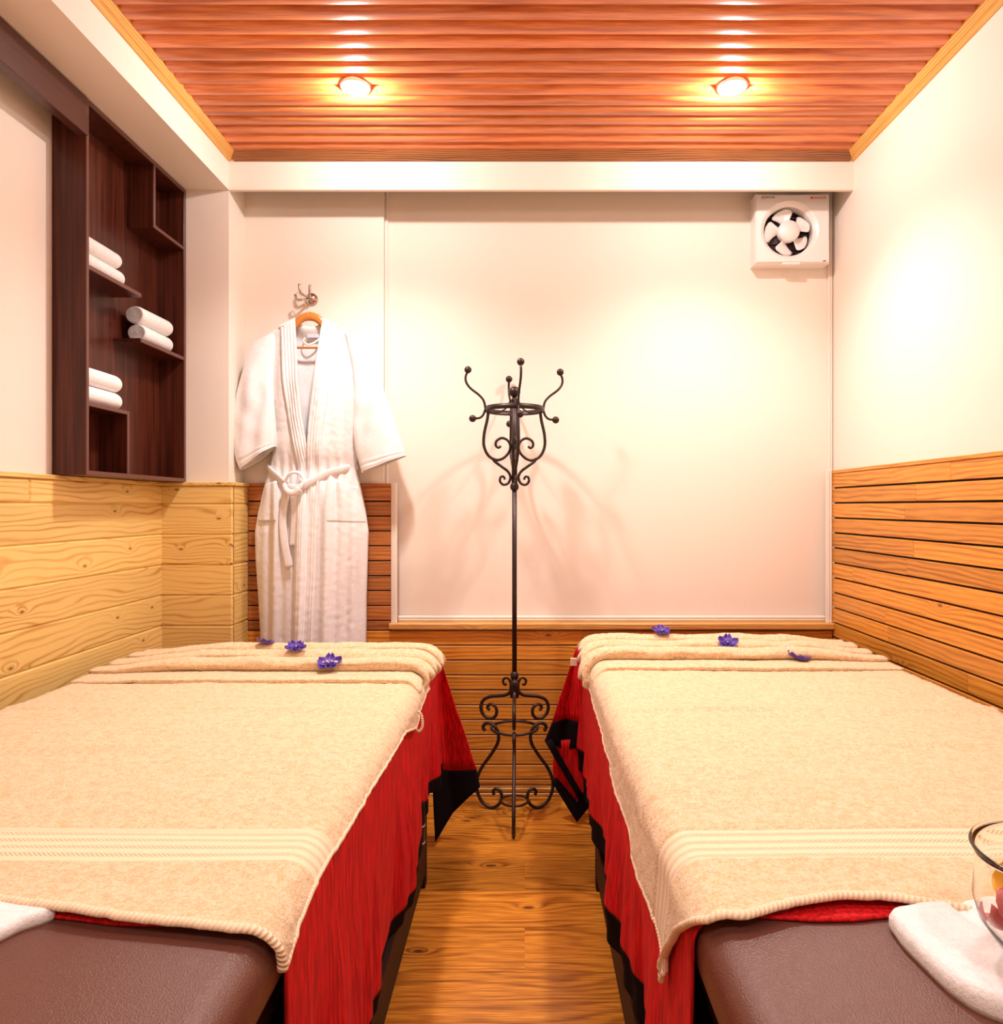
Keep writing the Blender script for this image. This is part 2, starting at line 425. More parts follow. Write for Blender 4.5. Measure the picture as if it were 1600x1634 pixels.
# brown slats behind the robe
PT = .0644
def slats_back(bm, x0, x1, ztop, zbot, lighten=0.0, th=.016):
    z = ztop
    while z > zbot + .01:
        lo = max(z - PT, zbot)
        cuts = [x0, x1]
        if x1 - x0 > 1 and random.random() < .8: cuts = [x0, x0 + (.2 + .6 * random.random()) * (x1 - x0), x1]
        for c0, c1 in zip(cuts, cuts[1:]):
            box(bm, c0, c1 - .0006, YB - th, YB - .001, lo + .0045, z - .001, 'x', min(1, random.random() * .8 + lighten), .0012)
        z -= PT
bm = nb(); slats_back(bm, -1.196, -.578, 1.335, .712)
box(bm, -1.196, -.580, YB - .004, YB, .70, 1.335, 'x', .0, off=3, mi=1)
box(bm, -1.196, -.578, YB - .018, YB, 1.335, 1.350, 'x', .9, .002, mi=0)
struct('trim_8', bm, [M['teakdk'], M['dark']], 'brown slat panelling behind the hanging robe')
bm = nb(); slats_back(bm, XL + .3, XR - .02, .712, .045, .1)
box(bm, XL + .3, XR, YB - .004, YB, .0, .712, 'x', .0, mi=1)
struct('trim_9', bm, [M['teak'], M['dark']], 'orange slat panelling under the wooden sill')
bm = nb(); box(bm, -.585, XR - .018, YB - .034, YB + REC, .720, .746, 'x', .7, .003)
struct('trim_10', bm, M['capw'], 'golden wooden sill under the large cream panel')
bm = nb()
for i, (zz, d) in enumerate([(.0, .022), (.014, .016), (.022, .020), (.034, .014)]):
    box(bm, -1.2, XR - .02, YB - d, YB, zz, zz + .0115, 'x', .5, .002)
struct('baseboard_back', bm, M['capw'], 'ribbed wooden baseboard at the back wall')
# right wall slats
bm = nb(); z = 1.391
while z > .05:
    cuts = sorted([YF, YB - .0] + [random.uniform(1.6, 3.0)] + [random.uniform(-1, 1.5)])
    for c0, c1 in zip(cuts, cuts[1:]):
        box(bm, XR - .018, XR - .001, c0, c1 - .0008, z - PT + .006, z - .001, 'y', min(1, random.random() * .8 + .2), .0012)
    z -= PT
box(bm, XR - .004, XR, YF, YB, 0, 1.391, 'y', 0, mi=1)
box(bm, XR - .021, XR, YF, YB, 1.391, 1.405, 'y', .9, .002)
struct('trim_11', bm, [M['teak'], M['dark']], 'orange slat panelling low on the right wall')
# white mouldings around recess
def mould(bm, x0, x1, z0, z1, y):
    box(bm, x0, x1, y - .010, y, z0, z1, bev=.001)
    if x1 - x0 < z1 - z0:
        w = x1 - x0; box(bm, x0 + w * .3, x0 + w * .45, y - .014, y - .009, z0, z1, bev=.0015); box(bm, x0 + w * .62, x1 - w * .1, y - .013, y - .009, z0, z1, bev=.0015)
    else:
        h = z1 - z0; box(bm, x0, x1, y - .014, y - .009, z0 + h * .3, z0 + h * .45, bev=.0015); box(bm, x0, x1, y - .013, y - .009, z0 + h * .62, z1 - h * .1, bev=.0015)
bm = nb()
mould(bm, -.612, -.598, .77, 2.75, YB + REC)
mould(bm, -.578, -.552, .746, 1.352, YB - .002)
mould(bm, -.552, XR - .040, .746, .772, YB + REC - .01)
mould(bm, XR - .045, XR - .019, .746, 1.412, YB - .002)
mould(bm, XR - .022, XR - .002, 1.412, 2.75, YB + REC)
struct('trim_12', bm, M['trimwhite'], 'thin white moulding framing the large cream panel')

# ------------------------------------------------------------------ dark curtain rail (pelmet) and cupboard
bm = nb(); box(bm, -1.412, -1.385, YF, 2.285, 2.432, 2.547, bev=.003); box(bm, -1.418, -1.381, YF, 2.288, 2.425, 2.490, bev=.003)
o = obj('curtain_pelmet', bm, M['mahogplain']); tag(o, 'long dark brown wooden pelmet rail running along the left soffit towards the viewer', 'pelmet')

shelf = thing('wall_cabinet', 'dark mahogany open wall cabinet holding rolled white towels', 'cabinet', (-1.445, 2.62, 1.35))
def local(bm, root):
    bmesh.ops.translate(bm, verts=bm.verts, vec=-Vector(root.location)); return bm
X0, X1 = -1.498, -1.389; CY0, CY1, CZ0, CZ1 = 2.285, 2.956, 1.35, 2.546; T = .014
def board(name, x0, x1, y0, y1, z0, z1, edge, mat=None):
    bm = nb(); box(bm, x0, x1 - .003, y0, y1, z0, z1, bev=.0008)
    box(bm, x1 - .003, x1, y0, y1, z0, z1, bev=.0008, mi=1)
    return obj(name, local(bm, shelf), [mat or M['mahog'], M['mahogedge'] if edge else M['mahog']], shelf)
board('side_panel', X0, X1, CY0, CY0 + T, CZ0, CZ1, True)
board('side_panel', X0, X1, CY1 - T, CY1, CZ0, CZ1, True)
board('top_panel', X0, X1, CY0 + T, CY1 - T, CZ1 - T, CZ1, True)
board('bottom_panel', X0, X1, CY0 + T, CY1 - T, CZ0, CZ0 + T, True)
board('back_panel', X0, X0 + .006, CY0 + T, CY1 - T, CZ0 + T, CZ1 - T, False, M['mahogb'])
board('shelf', X0 + .006, X1 - .001, CY0 + T, 2.616, 2.008, 2.022, True)
board('shelf', X0 + .006, X1 - .001, 2.612, CY1 - T, 1.846, 1.860, True)
board('divider', X0 + .006, X1 - .001, 2.703, 2.716, 2.296, CZ1 - T, True)
board('shelf', X0 + .006, X1 - .001, 2.716, CY1 - T, 2.296, 2.309, True)
board('divider', X0 + .006, X1 - .001, 2.523, 2.536, CZ0 + T, 1.584, True)
board('shelf', X0 + .006, X1 - .001, CY0 + T, 2.523, 1.571, 1.584, True)

def roll_mesh(L, r):
    bm = nb(); seg = 40; N = 26
    rings = []
    for i in range(N + 1):
        t = i / N; yy = (t - .5) * L
        e = min(t, 1 - t) * L; k = 1 - .16 * (1 - sm(e, 0, .018)) ** 2
        ring = []
        for j in range(seg):
            a = 2 * PI * j / seg
            rr = r * k * (1 + .015 * hsh(a * 1.5, yy * 20, r * 90)); x = rr * math.cos(a) * 1.06; z = rr * math.sin(a) * .97
            ring.append(bm.verts.new((x, yy, z)))
        rings.append(ring)
    for A, B in zip(rings, rings[1:]):
        for j in range(seg): bm.faces.new((A[j], A[(j + 1) % seg], B[(j + 1) % seg], B[j])).smooth = True
    for side in (0, 1):
        ring = rings[0] if side == 0 else rings[-1]; cur = ring; yy = -L / 2 if side == 0 else L / 2
        for q in range(1, 9):
            f = 1 - q / 9; dep = (.006 if q % 2 else .001) * (1 if side == 0 else -1)
            nx = [bm.verts.new((v.co.x * f, yy + dep, v.co.z * f)) for v in ring]
            for j in range(seg): bm.faces.new((cur[j], cur[(j + 1) % seg], nx[(j + 1) % seg], nx[j])).smooth = True
            cur = nx
        bm.faces.new(cur)
    bmesh.ops.recalc_face_normals(bm, faces=bm.faces)
    return bm
def rolled(x, y, z, L, r, label, rz=0):
    o = obj('rolled_towel', roll_mesh(L, r), M['white']); o.location = (x, y, z + r * .97); o.rotation_euler = (0, 0, rz)
    tag(o, label, 'towel', 'rolled white towels in the wall cabinet')
rolled(-1.440, 2.432, 2.022, .235, .030, 'rolled white towel lying lower of the pair on the highest towel shelf')
rolled(-1.440, 2.420, 2.080, .225, .029, 'rolled white towel lying upper of the pair on the highest towel shelf')
rolled(-1.437, 2.775, 1.860, .225, .034, 'rolled white towel lower of the pair on the middle shelf nearest the pillar', .02)
rolled(-1.437, 2.768, 1.925, .225, .034, 'rolled white towel upper of the pair on the middle shelf nearest the pillar', -.02)
rolled(-1.440, 2.418, 1.584, .222, .032, 'rolled white towel lower of the pair above the small black cubby')
rolled(-1.440, 2.418, 1.645, .222, .032, 'rolled white towel upper of the pair above the small black cubby')

# ------------------------------------------------------------------ ceiling lamps
for i, (lx, ly, pw) in enumerate(LAMPS):
    nm = ['left one of the two', 'right one of the two'][i % 2]
    row = ['near the back pelmet', 'above the middle of the beds', 'behind the viewer'][i // 2]
    t = thing('ceiling_spotlight', f'glowing round recessed ceiling spotlight, {nm} {row}', 'lamp', (lx, ly, ZC - .012), 'recessed ceiling spotlights')
    bm = nb(); lathe(bm, [(.036, .012), (.036, .001), (.041, -.001), (.050, .0), (.052, .003), (.052, .012)], 40, cap=False)
    obj('ring', bm, M['lampring'], t)
    bm = nb(); lathe(bm, [(.0001, .004), (.02, .004), (.035, .004), (.035, .010), (.0001, .010)], 32, cap=False)
    obj('lens', bm, M['lens'], t)
    for kind, en in (('POINT', SPILL), ('SPOT', BEAM)):
        ld = bpy.data.lights.new('bulb', kind); ld.energy = pw * en; ld.color = LAMP_COL
        ld.shadow_soft_size = (.018 if kind == 'POINT' else .065) if i < 2 else .13
        if kind == 'SPOT': ld.spot_size = math.radians(128); ld.spot_blend = 1.0
        lo = bpy.data.objects.new('bulb', ld); C.objects.link(lo); lo.parent = t; lo.location = (0, 0, (-.018 if kind == 'POINT' else -.07) if i < 2 else -.085)

# ------------------------------------------------------------------ massage beds
def rbox(bm, x0, x1, y0, y1, z0, z1, r, seg=5):
    t = bmesh.new(); bmesh.ops.create_cube(t, size=1)
    for v in t.verts: v.co = Vector(((x0 + x1) / 2 + v.co.x * (x1 - x0), (y0 + y1) / 2 + v.co.y * (y1 - y0), (z0 + z1) / 2 + v.co.z * (z1 - z0)))
    bmesh.ops.bevel(t, geom=t.edges[:], offset=r, segments=seg, affect='EDGES', profile=.5)
    mp = {v: bm.verts.new(v.co) for v in t.verts}
    for f in t.faces: bm.faces.new([mp[v] for v in f.verts]).smooth = True
    t.free()
ZM = .690   # mattress top
def bed(name, label, xa, xo, y0, y1, leg_y, side):
    """xa aisle edge, xo outer edge"""
    lo, hi = min(xa, xo), max(xa, xo); cx = (lo + hi) / 2
    root = thing(name, label, 'massage bed', (cx, (y0 + y1) / 2, 0), 'massage beds')
    loc = Vector(root.location)
    def add(nm, bm, mat, **kw):
        bmesh.ops.translate(bm, verts=bm.verts, vec=-loc); return obj(nm, bm, mat, root, **kw)
    bm = nb(); rbox(bm, lo + .005, hi - .005, y0, y1, ZM - .11, ZM, .045, 6); add('mattress', bm, M['leather'])
    bm = nb(); box(bm, lo + .03, hi - .03, y0 + .03, y1 - .03, ZM - .16, ZM - .105, bev=.004); add('top_frame', bm, M['bedwood'])
    s = 1 if xo > xa else -1
    for xx in (xa + s * .0, xo - s * .06):
        for yy in (leg_y, y0 + .1):
            a, b = sorted((xx, xx + s * .05)); bm = nb(); box(bm, a, b, yy - .045, yy, 0, ZM - .16, bev=.003); add('leg', bm, M['bedwood'])
    for xx in (xa, xo - s * .035):
        a, b = sorted((xx, xx + s * .03)); bm = nb(); box(bm, a, b, y0 + .1, leg_y - .045, .05, .17, bev=.003); add('side_rail', bm, M['bedwood'])
    bm = nb(); box(bm, lo + .05, hi - .06, leg_y - .040, leg_y - .01, .05, .17, bev=.003); add('end_rail', bm, M['bedwood'])
    bm = nb(); box(bm, lo + .031, hi - .036, y0 + .12, leg_y - .046, .150, .168, bev=.002); add('lower_shelf', bm, M['bedwood'])
    return root
LB = dict(xa=-.325, xo=-1.40, y0=.42, y1=2.66)
RB = dict(xa=.232, xo=1.25, y0=.42, y1=2.84)
bed('massage_bed', 'brown leather massage bed on the left, under the beige towel beside the pine wall', LB['xa'], LB['xo'], LB['y0'], LB['y1'], 2.40, -1)
bed('massage_bed', 'brown leather massage bed on the right, under the beige towel beside the orange slat wall', RB['xa'], RB['xo'], RB['y0'], RB['y1'], 2.38, 1)

def bendf(E, s_out, z0, R=.04):
    """E: plane of the aisle side, s_out: +1 if outward is +X. returns f(s,h)->(x,z); s measured outward from the start of the rounding"""
    def f(s, h=0.0):
        if s < 0: o, z = s, z0 + h
        elif s < R * PI / 2: a = s / R; o, z = (R + h) * math.sin(a), z0 - R + (R + h) * math.cos(a)
        else: o, z = R + h, z0 - R - (s - R * PI / 2)
        return E + s_out * (o - R), z
    return f

def cover(side, B, ynear, zred, zblk, label, flare):
    so = 1 if side == 'L' else -1         # outward direction towards the aisle
    E = B['xa']; f = bendf(E, so, ZM + .002, .045)
    W = abs(B['xo'] - B['xa'])
    root = thing('bed_cover', label, 'bed cover', (E, (ynear + B['y1']) / 2, ZM), 'red velvet bed covers with black borders'); loc = Vector(root.location)
    y1 = B['y1'] + .012
    R = .045; sd = lambda z: (ZM + .002 - R - z) + R * PI / 2
    ph = 1.3 if side == 'L' else 4.1
    def pt(s, y):
        dn = max(0, s - R * PI / 2)
        h = .002 + flare * sm(dn, .0, .45)
        rip = (math.sin(y * 24 + ph + 2.0 * math.sin(y * 5 + ph)) * .5 + math.sin(y * 51 + ph * 2 + math.sin(y * 13) * 1.5) * .32 + .5 * hsh(y * 9, ph) + .3)
        h += (.018 * rip + .012 * math.sin(y * 9.5 + ph)) * sm(dn, .07, .38) - .010 * sm(s, sr - .01, sr + .05)
        x, z = f(s, h)
        z += .012 * hsh(y * 7, s * 3, ph) * sm(dn, .1, .5)
        return Vector((x, y, z)) - loc
    sr, sb = sd(zred), sd(zblk); nr = 60
    def up(y): return (.085 if side == 'L' else .0) * sm(y, 1.95, 2.30)
    def fred(u, v):
        y = ynear + (y1 - ynear) * v; s = (sr - up(y)) * (u - .2) / .8 if u > .2 else (-W + .14) * (1 - u / .2)
        yy = y + (.018 * math.sin(s * 11) + .010 * hsh(s * 6, 3)) * (1 - sm(v, 0, .1)) * (1 if s < 0 else 0)
        return pt(s, yy)
    bm = nb(); grid(bm, fred, 80, 220); obj('cloth', bm, M['red'], root, mods=[('SOLIDIFY', dict(thickness=.004, offset=0))])
    def fblk(u, v): yy = ynear + (y1 - ynear) * v; return pt(sr - up(yy) + (sb - sr) * u, yy)
    bm = nb(); grid(bm, fblk, 10, 220); obj('border', bm, M['black'], root, mods=[('SOLIDIFY', dict(thickness=.005, offset=0))])
    return root, loc
cl, lloc = cover('L', LB, .975, .215, .172, 'red velvet bed cover with a black border hanging from the left bed', .000)
cr, rloc = cover('R', RB, .985, .300, .215, 'red velvet bed cover with a black border hanging from the right bed', .008)

def patch(quads, sub=8, noise_amp=.004, loc=Vector()):
    bm = nb()
    for q in quads:
        a, b, c, d = [Vector(p) for p in q]
        def fn(u, v, a=a, b=b, c=c, d=d):
            p = a.lerp(b, u).lerp(d.lerp(c, u), v)
            p.y += noise_amp * hsh(p.x * 14, p.z * 9, 2); p.x += noise_amp * hsh(p.x * 11, p.z * 7, 7)
            return p - loc
        grid(bm, fn, sub, sub)
    bmesh.ops.remove_doubles(bm, verts=bm.verts, dist=.0004)
    bmesh.ops.recalc_face_normals(bm, faces=bm.faces)
    return bm
SOL = [('SOLIDIFY', dict(thickness=.004, offset=0))]
# corner drape of the left bed (points in metres)
A = (-.318, 2.668, .700); A2 = (-.330, 2.60, .690)
D1 = (-.338, 2.640, .290); F1 = (-.275, 2.715, .255); B1 = (-.180, 2.690, .268)
D2 = (-.328, 2.640, .020); F2 = (-.270, 2.700, .100); B2 = (-.168, 2.680, .205)
obj('corner_drape', patch([(A2, A, D1, D1), (A, A, F1, D1), (A, A, B1, F1)], 10, .003, lloc), M['red'], cl, mods=SOL)
Bx = (-.30, 2.745, .36)
obj('corner_border', patch([(D1, F1, F2, D2), (F1, B1, B2, F2)], 8, .003, lloc), M['black'], cl, mods=SOL)
obj('end_drape', patch([((-.318, 2.672, .69), (-1.38, 2.672, .69), (-1.38, 2.69, .30), (-.32, 2.70, .30))], 24, .01, lloc), M['red'], cl, mods=SOL)
# corner drape of the right bed, folded over to show a second layer
A = (.205, 2.852, .695); A2 = (.236, 2.80, .690)
L1 = (.108, 2.86, .392); K1 = (.165, 2.885, .40); R1 = (.222, 2.84, .398)
L2 = (.078, 2.85, .322); K2 = (.160, 2.875, .280); R2 = (.228, 2.84, .30)
obj('corner_drape', patch([(A, A, K1, L1), (A, A2, R1, K1)], 10, .003, rloc), M['red'], cr, mods=SOL)
obj('corner_border', patch([(L1, K1, K2, L2), (K1, R1, R2, K2),
    # diagonal border of the folded layer
    (L2, (.105, 2.852, .33), (.232, 2.82, .115), (.215, 2.81, .10)),
    # lower hem of the under layer
    ((.108, 2.87, .150), (.125, 2.872, .170), (.205, 2.84, .085), (.205, 2.83, .010)),
    ((.205, 2.84, .085), (.232, 2.83, .13), (.262, 2.82, .085), (.205, 2.83, .010)),
    (R2, (.250, 2.82, .30), (.268, 2.81, .08), (.232, 2.83, .13))], 6, .002, rloc), M['black'], cr, mods=SOL)
obj('folded_layer', patch([((.120, 2.874, .315), (.235, 2.86, .33), (.240, 2.852, .10), (.200, 2.866, .075)),
    ((.120, 2.874, .315), (.200, 2.866, .075), (.115, 2.876, .165), (.112, 2.876, .22))], 8, .003, rloc), M['red'], cr, mods=SOL)
obj('end_drape', patch([((.21, 2.856, .69), (1.24, 2.856, .69), (1.24, 2.87, .30), (.24, 2.88, .32))], 24, .01, rloc), M['red'], cr, mods=SOL)

# ------------------------------------------------------------------ large beige towels
def towel(side, B, yfar, near_tab, drop_tab, label, band, xo):
    so = 1 if side == 'L' else -1
    E = B['xa']; R = .045; TH = .010; z0 = ZM + .008
    f = bendf(E, so, z0, R); loc = Vector((E, 1.7, ZM))
    root = thing('bath_towel', label, 'towel', loc, 'large beige towels on the massage beds')
    sx = abs(xo - E) - R                     # how far inward
    ph = 0.7 if side == 'L' else 3.3
    def pt(s, y, h=0.0):
        # gentle wrinkles across the bed
        top = 1 - sm(s, -.02, .05)
        wv = .0035 * hsh(s * 1.6 + ph, y * 9, 1) + .0025 * hsh(s * 3, y * 24, 4 + ph)
        wr = .006 * math.exp(-((y - 1.92 - .03 * hsh(s * 3, 0, ph)) / .018) ** 2) * (.3 + .7 * abs(hsh(s * 2.2, 1, ph)) * 2)
        wr += .006 * math.exp(-((y - 1.62 - .05 * hsh(s * 2, 5, ph)) / .022) ** 2) * abs(hsh(s * 2.6, 3, ph)) * 2
        hh = h + .009 + wv + wr * top
        dn = max(0, s - R * PI / 2)
        hh += (.006 + .010 * (hsh(y * 6, ph, 9) + .3)) * sm(dn, 0, .1)
        x, z = f(s, hh); return Vector((x, y, z)) - loc
    YN = lambda s: interp(s, near_tab)
    def smax(t): return interp(t, drop_tab) + R * PI / 2 - .0
    b0 = (band[0] - YN(-.1)) / (yfar - YN(-.1))
    def P(u, v, h=0.0):
        # v 0 near .. 1 far ; u 0 aisle .. 1 outer
        yy0 = YN(0) + (yfar - YN(0)) * v
        so_ = smax(yy0)
        uu = u ** 1.6
        s = so_ * (1 - uu) + (-sx) * uu
        if v <= b0: y = YN(s) + (band[0] - YN(s)) * (v / b0)
        else: y = band[0] + (yfar - band[0]) * (v - b0) / (1 - b0)
        return s, y
    yN = YN(-.1)
    # v bands so the woven band has clean edges
    def vmap(v): return v
    nv = 300
    b0 = (band[0] - yN) / (yfar - yN); b1 = (band[1] - yN) / (yfar - yN)
    def fn(u, v):
        s, y = P(u, v)
        rim = -.0035 if b0 <= v <= b1 else 0.0
        return pt(s, y, rim + .0025 * hsh(s * 60, y * 60, 2) * (0 if rim else 1))
    def uvf(u, v): s, y = P(u, v); return (s, v * (yfar - yN))
    bm = nb(); grid(bm, fn, 130, nv, uvf, lambda u, v: 1 if b0 <= v <= b1 else 0)
    bmesh.ops.recalc_face_normals(bm, faces=bm.faces)
    obj('terry_cloth', bm, [M['beige'], M['beigeband']], root, mods=[('SOLIDIFY', dict(thickness=.006, offset=0))])
    # rope hem along the near edge
    pts = [fn(i / 90, 0.0) + Vector((0, -.003, .002)) for i in range(91)]
    bm = nb(); tube(bm, pts, .0055, 10, n=0, ref=(0, 0, 1), r2=.0075); obj('hem', bm, M['beigehem'], root)
    pts = [fn(0.0, i / 120) + Vector((so * .001, 0, 0)) for i in range(121)]
    bm = nb(); tube(bm, pts, .0045, 8, n=0); obj('side_hem', bm, M['beigehem'], root)
    return root
# near_tab: s (negative inwards from the rounding) -> Y ; drop_tab: Y -> hanging length
towel('L', LB, 2.36,
      [(-1.2, 1.02), (-.36, .998), (-.29, .985), (-.17, .958), (-.04, .938), (.0, .930), (.07, .945), (.2, .965)],
      [(.93, .012), (.97, -.004), (1.07, -.018), (1.5, -.012), (1.9, .0), (2.06, .038), (2.12, .018), (2.3, .0)],
      'large beige terry towel spread over the left massage bed', (1.102, 1.215), -1.385)
towel('R', RB, 2.50,
      [(-1.2, .95), (-.36, .958), (-.31, .975), (-.24, 1.000), (-.16, 1.005), (-.08, .985), (-.01, .955), (.03, .965), (.09, 1.05), (.2, 1.14)],
      [(.95, .155), (1.08, .12), (1.2, .095), (1.4, .085), (1.9, .05), (2.3, .03), (2.5, .02)],
      'large beige terry towel spread over the right massage bed', (1.108, 1.212), 1.245)

# ------------------------------------------------------------------ pleated towels at the far ends
def pleated(side, B, yh, yend, label, xo, overh, sh):
    so = 1 if side == 'L' else -1; E = B['xa']; R = .045; z0 = ZM + .020
    f = bendf(E, so, z0, R); loc = Vector((E, yend, ZM))
    root = thing('folded_towel', label, 'towel', loc, 'pleated beige towels at the far bed ends')
    sx = abs(xo - E) - R; n = 4; P = []
    step = (yend - yh) / (n)
    P.append((yh, .000, 0)); P.append((yh - .001, .006, 0)); P.append((yh + .006, .009, 0)); P.append((yh + step * .55, .011, 0))
    for k in range(1, n):
        y = yh + step * k; b = .010 + .002 * k
        P += [(y + .004, b - .002, k), (y - .010, b + .003, k), (y - .019, b + .014, k), (y - .014, b + .028, k), (y + .006, b + .036, k), (y + .035, b + .033, k), (y + step * .72, b + .010, k)]
    P += [(yend - .004, .034, n - 1), (yend + .006, .022, n - 1), (yend + .004, .0, n - 1)]
    Pc = catmull([(a, b, 0) for a, b, _ in P], 4); nP = len(Pc) - 1
    def ki(t):
        yy = Pc[int(round(t * nP))][0]; return min(n - 1, max(0, int((yy + .017 - yh) / step)))
    def fn(u, v):
        p = Pc[int(round(v * nP))]; y, h = p[0], p[1]; k = ki(v)
        e = overh[k] + R * .6 + .006 * math.sin(v * 90)
        uu = u ** 1.5; s = e * (1 - uu) - sx * uu
        fade = 1 - .65 * sm(u, .80, 1)
        # last bit of the aisle end pinches closed
        pinch = sm(u, 0, .045) * .75 + .25
        yy = y + .010 * hsh(s * 2.5, k * 3.1, sh) * (1 if v > 0 else 1) - .012 * k * sm(-s, .0, .0001) * 0 + .006 * hsh(s * 9, k, sh + 3)
        hh = h * pinch * fade * (1 + .16 * hsh(s * 7, k * 5, sh)) + .0022 * hsh(s * 70, y * 70, 2)
        if side == 'R': yy -= .035 * sm(s, -.02, .09) * (1 if k < 3 else .3)
        else: yy -= .02 * sm(s, -.02, .09)
        x, z = f(s, hh); return Vector((x, yy, z)) - loc
    bm = nb(); V = grid(bm, fn, 150, nP)
    # close the ends
    bmesh.ops.recalc_face_normals(bm, faces=bm.faces)
    obj('terry_cloth', bm, M['beige'], root, mods=[('SOLIDIFY', dict(thickness=.005, offset=0))])
    pts = [fn(i / 100, 0.0) + Vector((0, -.001, .002)) for i in range(101)]
    bm = nb(); tube(bm, pts, .0028, 8, n=0); obj('hem', bm, M['beigehem'], root)
    return root, f
pl, fL = pleated('L', LB, 2.205, 2.660, 'beige towel folded into long pleats at the far end of the left bed', -1.39, [.03, .025, .03, .03], 1.0)
pr, fR = pleated('R', RB, 2.375, 2.840, 'beige towel folded into long pleats at the far end of the right bed', 1.25, [.075, .05, .03, .02], 5.0)
# little sewn care tags / loops at the aisle ends
bm = nb(); tube(bm, [(-.318, 2.09, .66), (-.300, 2.09, .645), (-.296, 2.085, .615), (-.306, 2.08, .600), (-.316, 2.08, .612)], .0022, 8, ref=(0, 1, 0), r2=.004)
o = obj('hanging_loop', bm, M['beigehem']); o.parent = [q for q in C.objects if q.name == 'bath_towel'][0]; o.matrix_parent_inverse = Matrix.Translation(-o.parent.location)
bm = nb(); box(bm, .172, .196, 2.700, 2.712, .652, .680, bev=.001)
o = obj('care_tag', bm, M['beigehem']); o.parent = pr; o.matrix_parent_inverse = Matrix.Translation(-pr.location)

# ------------------------------------------------------------------ white towels on the leather
def white_towel(pts, h, label, loc, dip=None):
    bm = nb(); loc = Vector(loc); P = catmull([(a, b, 0) for a, b in pts], 8, True); c = sum(P, Vector()) / len(P)
    levels = [(1.0, 0.0), (1.012, h * .25), (1.012, h * .6), (.99, h * .9), (.95, h)] + [(.95 * (1 - q / 12), h) for q in range(1, 12)]
    rings = []
    for sc, z in levels:
        ring = []
        for p in P:
            q = c + (p - c) * sc; zz = z
            if z > h * .5:
                zz += .003 * hsh(q.x * 12, q.y * 12) + .0015 * hsh(q.x * 50, q.y * 50)
                if dip: zz -= dip[2] * math.exp(-(((q.x - dip[0]) / .012) ** 2 + ((q.y - dip[1]) / .045) ** 2))
            ring.append(bm.verts.new((q.x - loc.x, q.y - loc.y, ZM + zz - loc.z)))
        rings.append(ring)
    n = len(P)
    for a, b in zip(rings, rings[1:]):
        for j in range(n): bm.faces.new((a[j], a[(j + 1) % n], b[(j + 1) % n], b[j])).smooth = True
    bm.faces.new(rings[-1]).smooth = True; bm.faces.new(rings[0][::-1])
    bmesh.ops.recalc_face_normals(bm, faces=bm.faces)
    o = obj('hand_towel', bm, M['white']); o.location = loc
    return tag(o, label, 'towel')
white_towel([(.500, .965), (.481, .93), (.483, .87), (.490, .82), (.512, .785), (.58, .745), (.70, .70), (.85, .70), (.93, .78), (.93, .93), (.78, .975), (.62, .985)],
            .028, 'folded white towel on the right leather bed, under the glass bowl', (.7, .85, ZM), (.585, .96, .012))
white_towel([(-.65, .985), (-.665, .945), (-.69, .90), (-.74, .86), (-.85, .82), (-1.0, .82), (-1.1, .90), (-1.05, 1.0), (-.85, 1.01)],
            .020, 'folded white towel peeking out at the corner of the left leather bed', (-.85, .9, ZM))

# ------------------------------------------------------------------ glass bowl
BZ = ZM + .030; bc = (.622, .822, BZ)
bowl = thing('glass_bowl', 'clear glass bowl with flower petals, standing on the white towel at the right edge', 'bowl', bc)
out = [(.0005, 0), (.040, 0), (.052, .004), (.074, .022), (.090, .045), (.096, .068), (.094, .090), (.092, .108), (.095, .122), (.098, .128)]
inn = [(.096, .130), (.092, .124), (.0895, .108), (.0915, .090), (.0932, .068), (.087, .047), (.071, .026), (.050, .010), (.038, .007), (.0005, .007)]
bm = nb(); lathe(bm, out + inn, 64, cap=False); obj('bowl_body', bm, M['glass'], bowl)
bm = nb(); tube(bm, [(.097 * math.cos(a * PI / 16), .097 * math.sin(a * PI / 16), .130) for a in range(32)], .0022, 8, closed=True, n=2); obj('rim', bm, M['glass'], bowl)
def petal_bm(L, W, cup, tw=0.0):
    bm = nb()
    def fn(u, v):
        wv = W * math.sin(PI * min(1, .08 + v * .86)) ** .7
        x = (u - .5) * wv; y = v * L; z = cup * ((u - .5) ** 2 * 4 * .5 + (v - .3) ** 2) + .002 * hsh(u * 5, v * 5, tw)
        return Vector((x, y, z))
    grid(bm, fn, 8, 10); return bm
for i, (px_, py_, pz_, rx, ry, rz, mt, L, lab) in enumerate([
        (-.050, .010, .072, 1.35, .2, .3, 'rosered', .045, 'crimson petal standing upright at the bowl rim'),
        (-.072, -.010, .052, .9, .1, 1.2, 'rosepink', .040, 'pink petal pressed against the left side of the bowl'),
        (-.062, -.030, .032, .5, .3, .9, 'roseyel', .036, 'yellow petal low at the left side of the bowl'),
        (-.060, .020, .034, .3, .2, 2.2, 'rosepink', .040, 'pink petal lying near the middle of the bowl'),
        (-.030, -.030, .030, .2, -.3, .2, 'rosered', .040, 'red petal lying at the bottom of the bowl'),
        (-.042, .050, .055, .8, .1, -1.0, 'roseyel', .036, 'yellow petal leaning towards the back of the bowl')]):
    o = obj('flower_petal', petal_bm(L, .03, .03, i), M[mt], mods=[('SOLIDIFY', dict(thickness=.0008))])
    o.location = Vector(bc) + Vector((px_, py_, pz_)); o.rotation_euler = (rx, ry, rz)
    tag(o, lab, 'petal', 'petals in the glass bowl')

